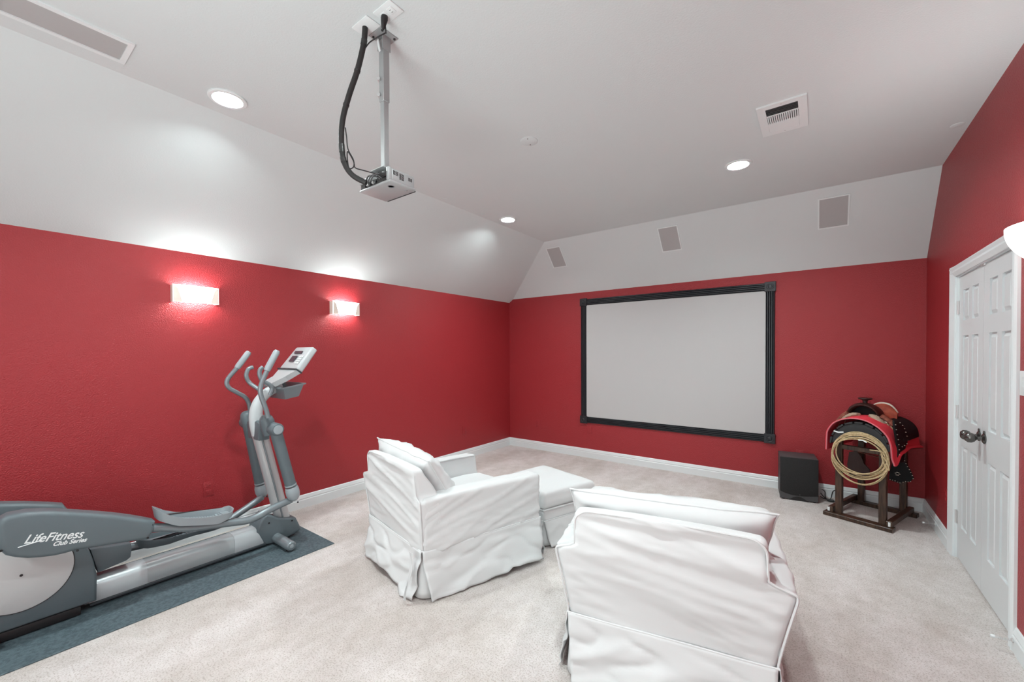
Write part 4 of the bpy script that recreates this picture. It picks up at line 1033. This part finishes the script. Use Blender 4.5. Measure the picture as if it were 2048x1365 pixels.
# front edge of the seat in dark leather
def jock(side):
    def g(u, v):
        th = R_(62 - 50 * v) if side > 0 else R_(118 + 50 * v)
        r = .250 + .012 * math.sin(math.pi * v); c = V(.232, 0, .672)
        y = .215 + .40 * u + (.03 * math.sin(v * 3) if u > .5 else -.02 * math.sin(v * 3))
        return SM(V(c.x + r * math.cos(th) * 1.02, y, c.z + r * math.sin(th) * (1.0)))
    return g
MB().grid(jock(1), 18, 16, -.007).build('skirt', 'leatherblk', sd); MB().grid(jock(-1), 18, 14, .007).build('skirt', 'tan', sd)
# fleece lining seen below the fork at both sides
for s_, (x0_, z0_, x1_, z1_) in ((-1, (.175, .925, .055, .862)), (1, (.245, .925, .360, .858))):
    p = [V(x0_ + (x1_ - x0_) * i / 6, .20 + .006 * math.sin(i), z0_ + (z1_ - z0_) * i / 6 - .012 * abs(i / 6 - .5) * 0 + .010 * math.sin(math.pi * i / 6)) for i in range(7)]
    MB().tube([SM(q) for q in p], [.012, .020, .024, .024, .022, .018, .010], 12, flat=2.4).build('fleece_lining', 'fleece', sd)
for s_, l in ((-1, ((.095, .925), (.06, .895), (.035, .860), (.015, .825))), (1, ((.330, .922), (.375, .895), (.415, .855)))):
    p = [SM(V(a, .21, z + .006)) for a, z in l]
    MB().tube(smooth_path(p, 4), .020, 10, flat=1.6).build('bar_cover', 'tan', sd)
def studs(pts, nm='stud', r=.0042):
    for p in pts:
        MB().lathe([(r, -.002), (r * .8, .002), (0, .0035)], 8, Matrix.Translation(p)).build(nm, 'stud', sd)
# leather strings hanging from the conchos
cn = [V(.335, .205, .905), V(.365, .205, .885), V(.395, .205, .868), V(.11, .19, .915), V(.085, .19, .900)]
for c in cn: MB().lathe([(.014, -.004), (.014, .0), (.008, .005), (0, .006)], 12, Matrix.Rotation(R_(60), 4, 'X')).map(lambda p, c=c: SM(p + c)).build('concho', 'stud', sd)
for i, (c, dx) in enumerate(((cn[2], .02), (cn[2], .045), (cn[2], .032), (cn[1], .05), (cn[1], .065))):
    q = [c, c + V(dx * .4, -.012, -.05), c + V(dx * .8, -.012 - .004 * i, -.11), c + V(dx, -.01, -.17 - .012 * i)]
    MB().tube([SM(x) for x in smooth_path(q, 5)], .0038, 6, flat=.6).build('saddle_string', 'string', sd)
for i, (c, dx) in enumerate(((cn[3], -.03), (cn[4], -.045), (cn[4], -.06))):
    q = [c, c + V(dx * .5, -.012, -.03), c + V(dx, -.014, -.075), c + V(dx * 1.25, -.010, -.12)]
    MB().tube([SM(x) for x in smooth_path(q, 5)], .0045, 6, flat=.6).build('saddle_string', 'tan', sd)
# fender and stirrup leather on the near right side
fo = [(-0.019,0.929),(0.080,0.919),(0.197,0.875),(0.278,0.815),(0.333,0.748),(0.321,0.689),(0.241,0.686),(0.176,0.682),(0.164,0.641),(0.205,0.572),(0.127,0.567),(0.063,0.593),(0.087,0.677),(0.047,0.765),(-0.005,0.862)]
MB().prism(fo, 'x', .462, .476, .002, 1).map(SM).build('fender', 'leatherblk', sd)
sl_ = [(0.081,0.727),(0.303,0.700),(0.278,0.630),(0.240,0.545),(0.072,0.570),(0.082,0.656)]
MB().prism(sl_, 'x', .462, .472, .002, 1).map(SM).build('stirrup_leather', 'leatherblk', sd)
def flat(pts, t0, th, nm, m):
    return MB().prism(pts, 'y', t0, t0 + th, .002, 1).map(SM).build(nm, m, sd)
ta = [(0.377,0.531),(0.407,0.528),(0.443,0.558),(0.466,0.520),(0.495,0.457),(0.512,0.405),(0.493,0.370),(0.458,0.358),(0.415,0.336),(0.378,0.344),(0.351,0.351),(0.354,0.418)]
tb_ = flat(ta, .34, .014, 'tapadero', 'leatherblk')
fl_ = [(-0.001,0.894),(0.018,0.851),(0.044,0.807),(0.070,0.763),(0.084,0.719),(0.097,0.676),(0.105,0.633),(0.111,0.900),(0.176,0.871),(0.229,0.838),(0.263,0.804),(0.297,0.766),(0.312,0.730),(0.299,0.701),(0.233,0.694),(0.174,0.691)]
studs([SM(V(.478, t_, z)) for t_, z in fl_], r=.005)
f2 = [(0.380,0.515),(0.393,0.507),(0.410,0.513),(0.426,0.525),(0.443,0.542),(0.456,0.545),(0.465,0.521),(0.475,0.497),(0.487,0.474),(0.496,0.450),(0.506,0.427),(0.511,0.402),(0.495,0.372),(0.479,0.366),(0.463,0.364),(0.447,0.355),(0.427,0.343),(0.411,0.346),(0.394,0.352),(0.378,0.355),(0.361,0.355)]
studs([SM(V(s, .333, z)) for s, z in f2])
f3 = [(0.397,0.422),(0.407,0.431),(0.417,0.429),(0.424,0.419),(0.414,0.408),(0.402,0.407)]
studs([SM(V(s, .333, z)) for s, z in f3], r=.006)
MB().box((-.03, 0, -.008), (.03, .01, .008), .002, 1, Matrix.Translation((.43, .345, .555))).map(SM).build('stirrup_strap', 'leather', sd)
# cinch hanging inside the stand, off-side fender seen between the posts
q = [(0.025,0.516),(0.080,0.542),(0.118,0.501),(0.141,0.430),(0.186,0.383),(0.179,0.287),(0.034,0.260),(0.010,0.391)]
flat(q, .45, .01, 'off_side_fender', 'leather')
MB().tube([SM(V(.11, .40, .545)), SM(V(.25, .40, .525)), SM(V(.38, .40, .54))], .005, 6, flat=2).build('cinch_strap', 'tan', sd)

# coiled rope hanging on the front of the drum
def rope():
    t = thing('lasso_rope', 'coil of straw coloured lasso rope hanging on the front of the saddle stand', 'rope', SM(V(.25, -.05, .34)))
    rnd = random.Random(4)
    L = [(.248, .572, .196, .228, 0, 0), (.252, .566, .190, .216, .2, .0), (.246, .600, .190, .188, .4, .1), (.240, .606, .182, .170, .1, .2), (.252, .604, .186, .178, -.3, .1), (.250, .590, .192, .190, .3, -.1), (.262, .608, .176, .166, -.5, .1), (.246, .552, .188, .196, .0, .2), (.256, .578, .196, .176, .3, .3), (.236, .590, .180, .150, .8, .25)]
    for k, (cs, cz, rs, rz, tl, ph) in enumerate(L):
        pts = []
        for i in range(72):
            a = 2 * math.pi * i / 72
            x = rs * math.cos(a); z = rz * math.sin(a); x, z = x * math.cos(tl * .15) - z * math.sin(tl * .15), x * math.sin(tl * .15) + z * math.cos(tl * .15)
            wob = .003 * math.sin(3 * a + k * 2)
            pts.append(SM(V(cs + x + wob, -.022 - .0045 * (k % 5) - .010 * (1 if k > 4 else 0) + .004 * math.sin(2 * a + k), cz + z + wob)))
        MB().tube(pts, .0048, 8, closed=True).build('rope_loop', 'rope', t)
    e = [V(.395, -.045, .640), V(.43, -.05, .600), V(.448, -.05, .555), V(.452, -.046, .52), V(.435, -.044, .528), V(.415, -.046, .58), V(.405, -.05, .63)]
    MB().tube([SM(x) for x in smooth_path(e, 6)], .0045, 8).build('rope_end', 'rope', t)
    MB().tube([SM(V(.33, -.06, .665)), SM(V(.38, -.06, .668)), SM(V(.415, -.06, .662))], .0042, 8).build('rope_end', 'rope', t)
    MB().tube([SM(V(.075, -.05, .785)), SM(V(.11, -.055, .778)), SM(V(.145, -.05, .785))], .0065, 8).build('whipping', 'white', t)
    MB().tube([SM(V(.255, -.06, .735)), SM(V(.285, -.062, .738)), SM(V(.31, -.06, .724))], .0055, 8).build('whipping', 'white', t)
rope()
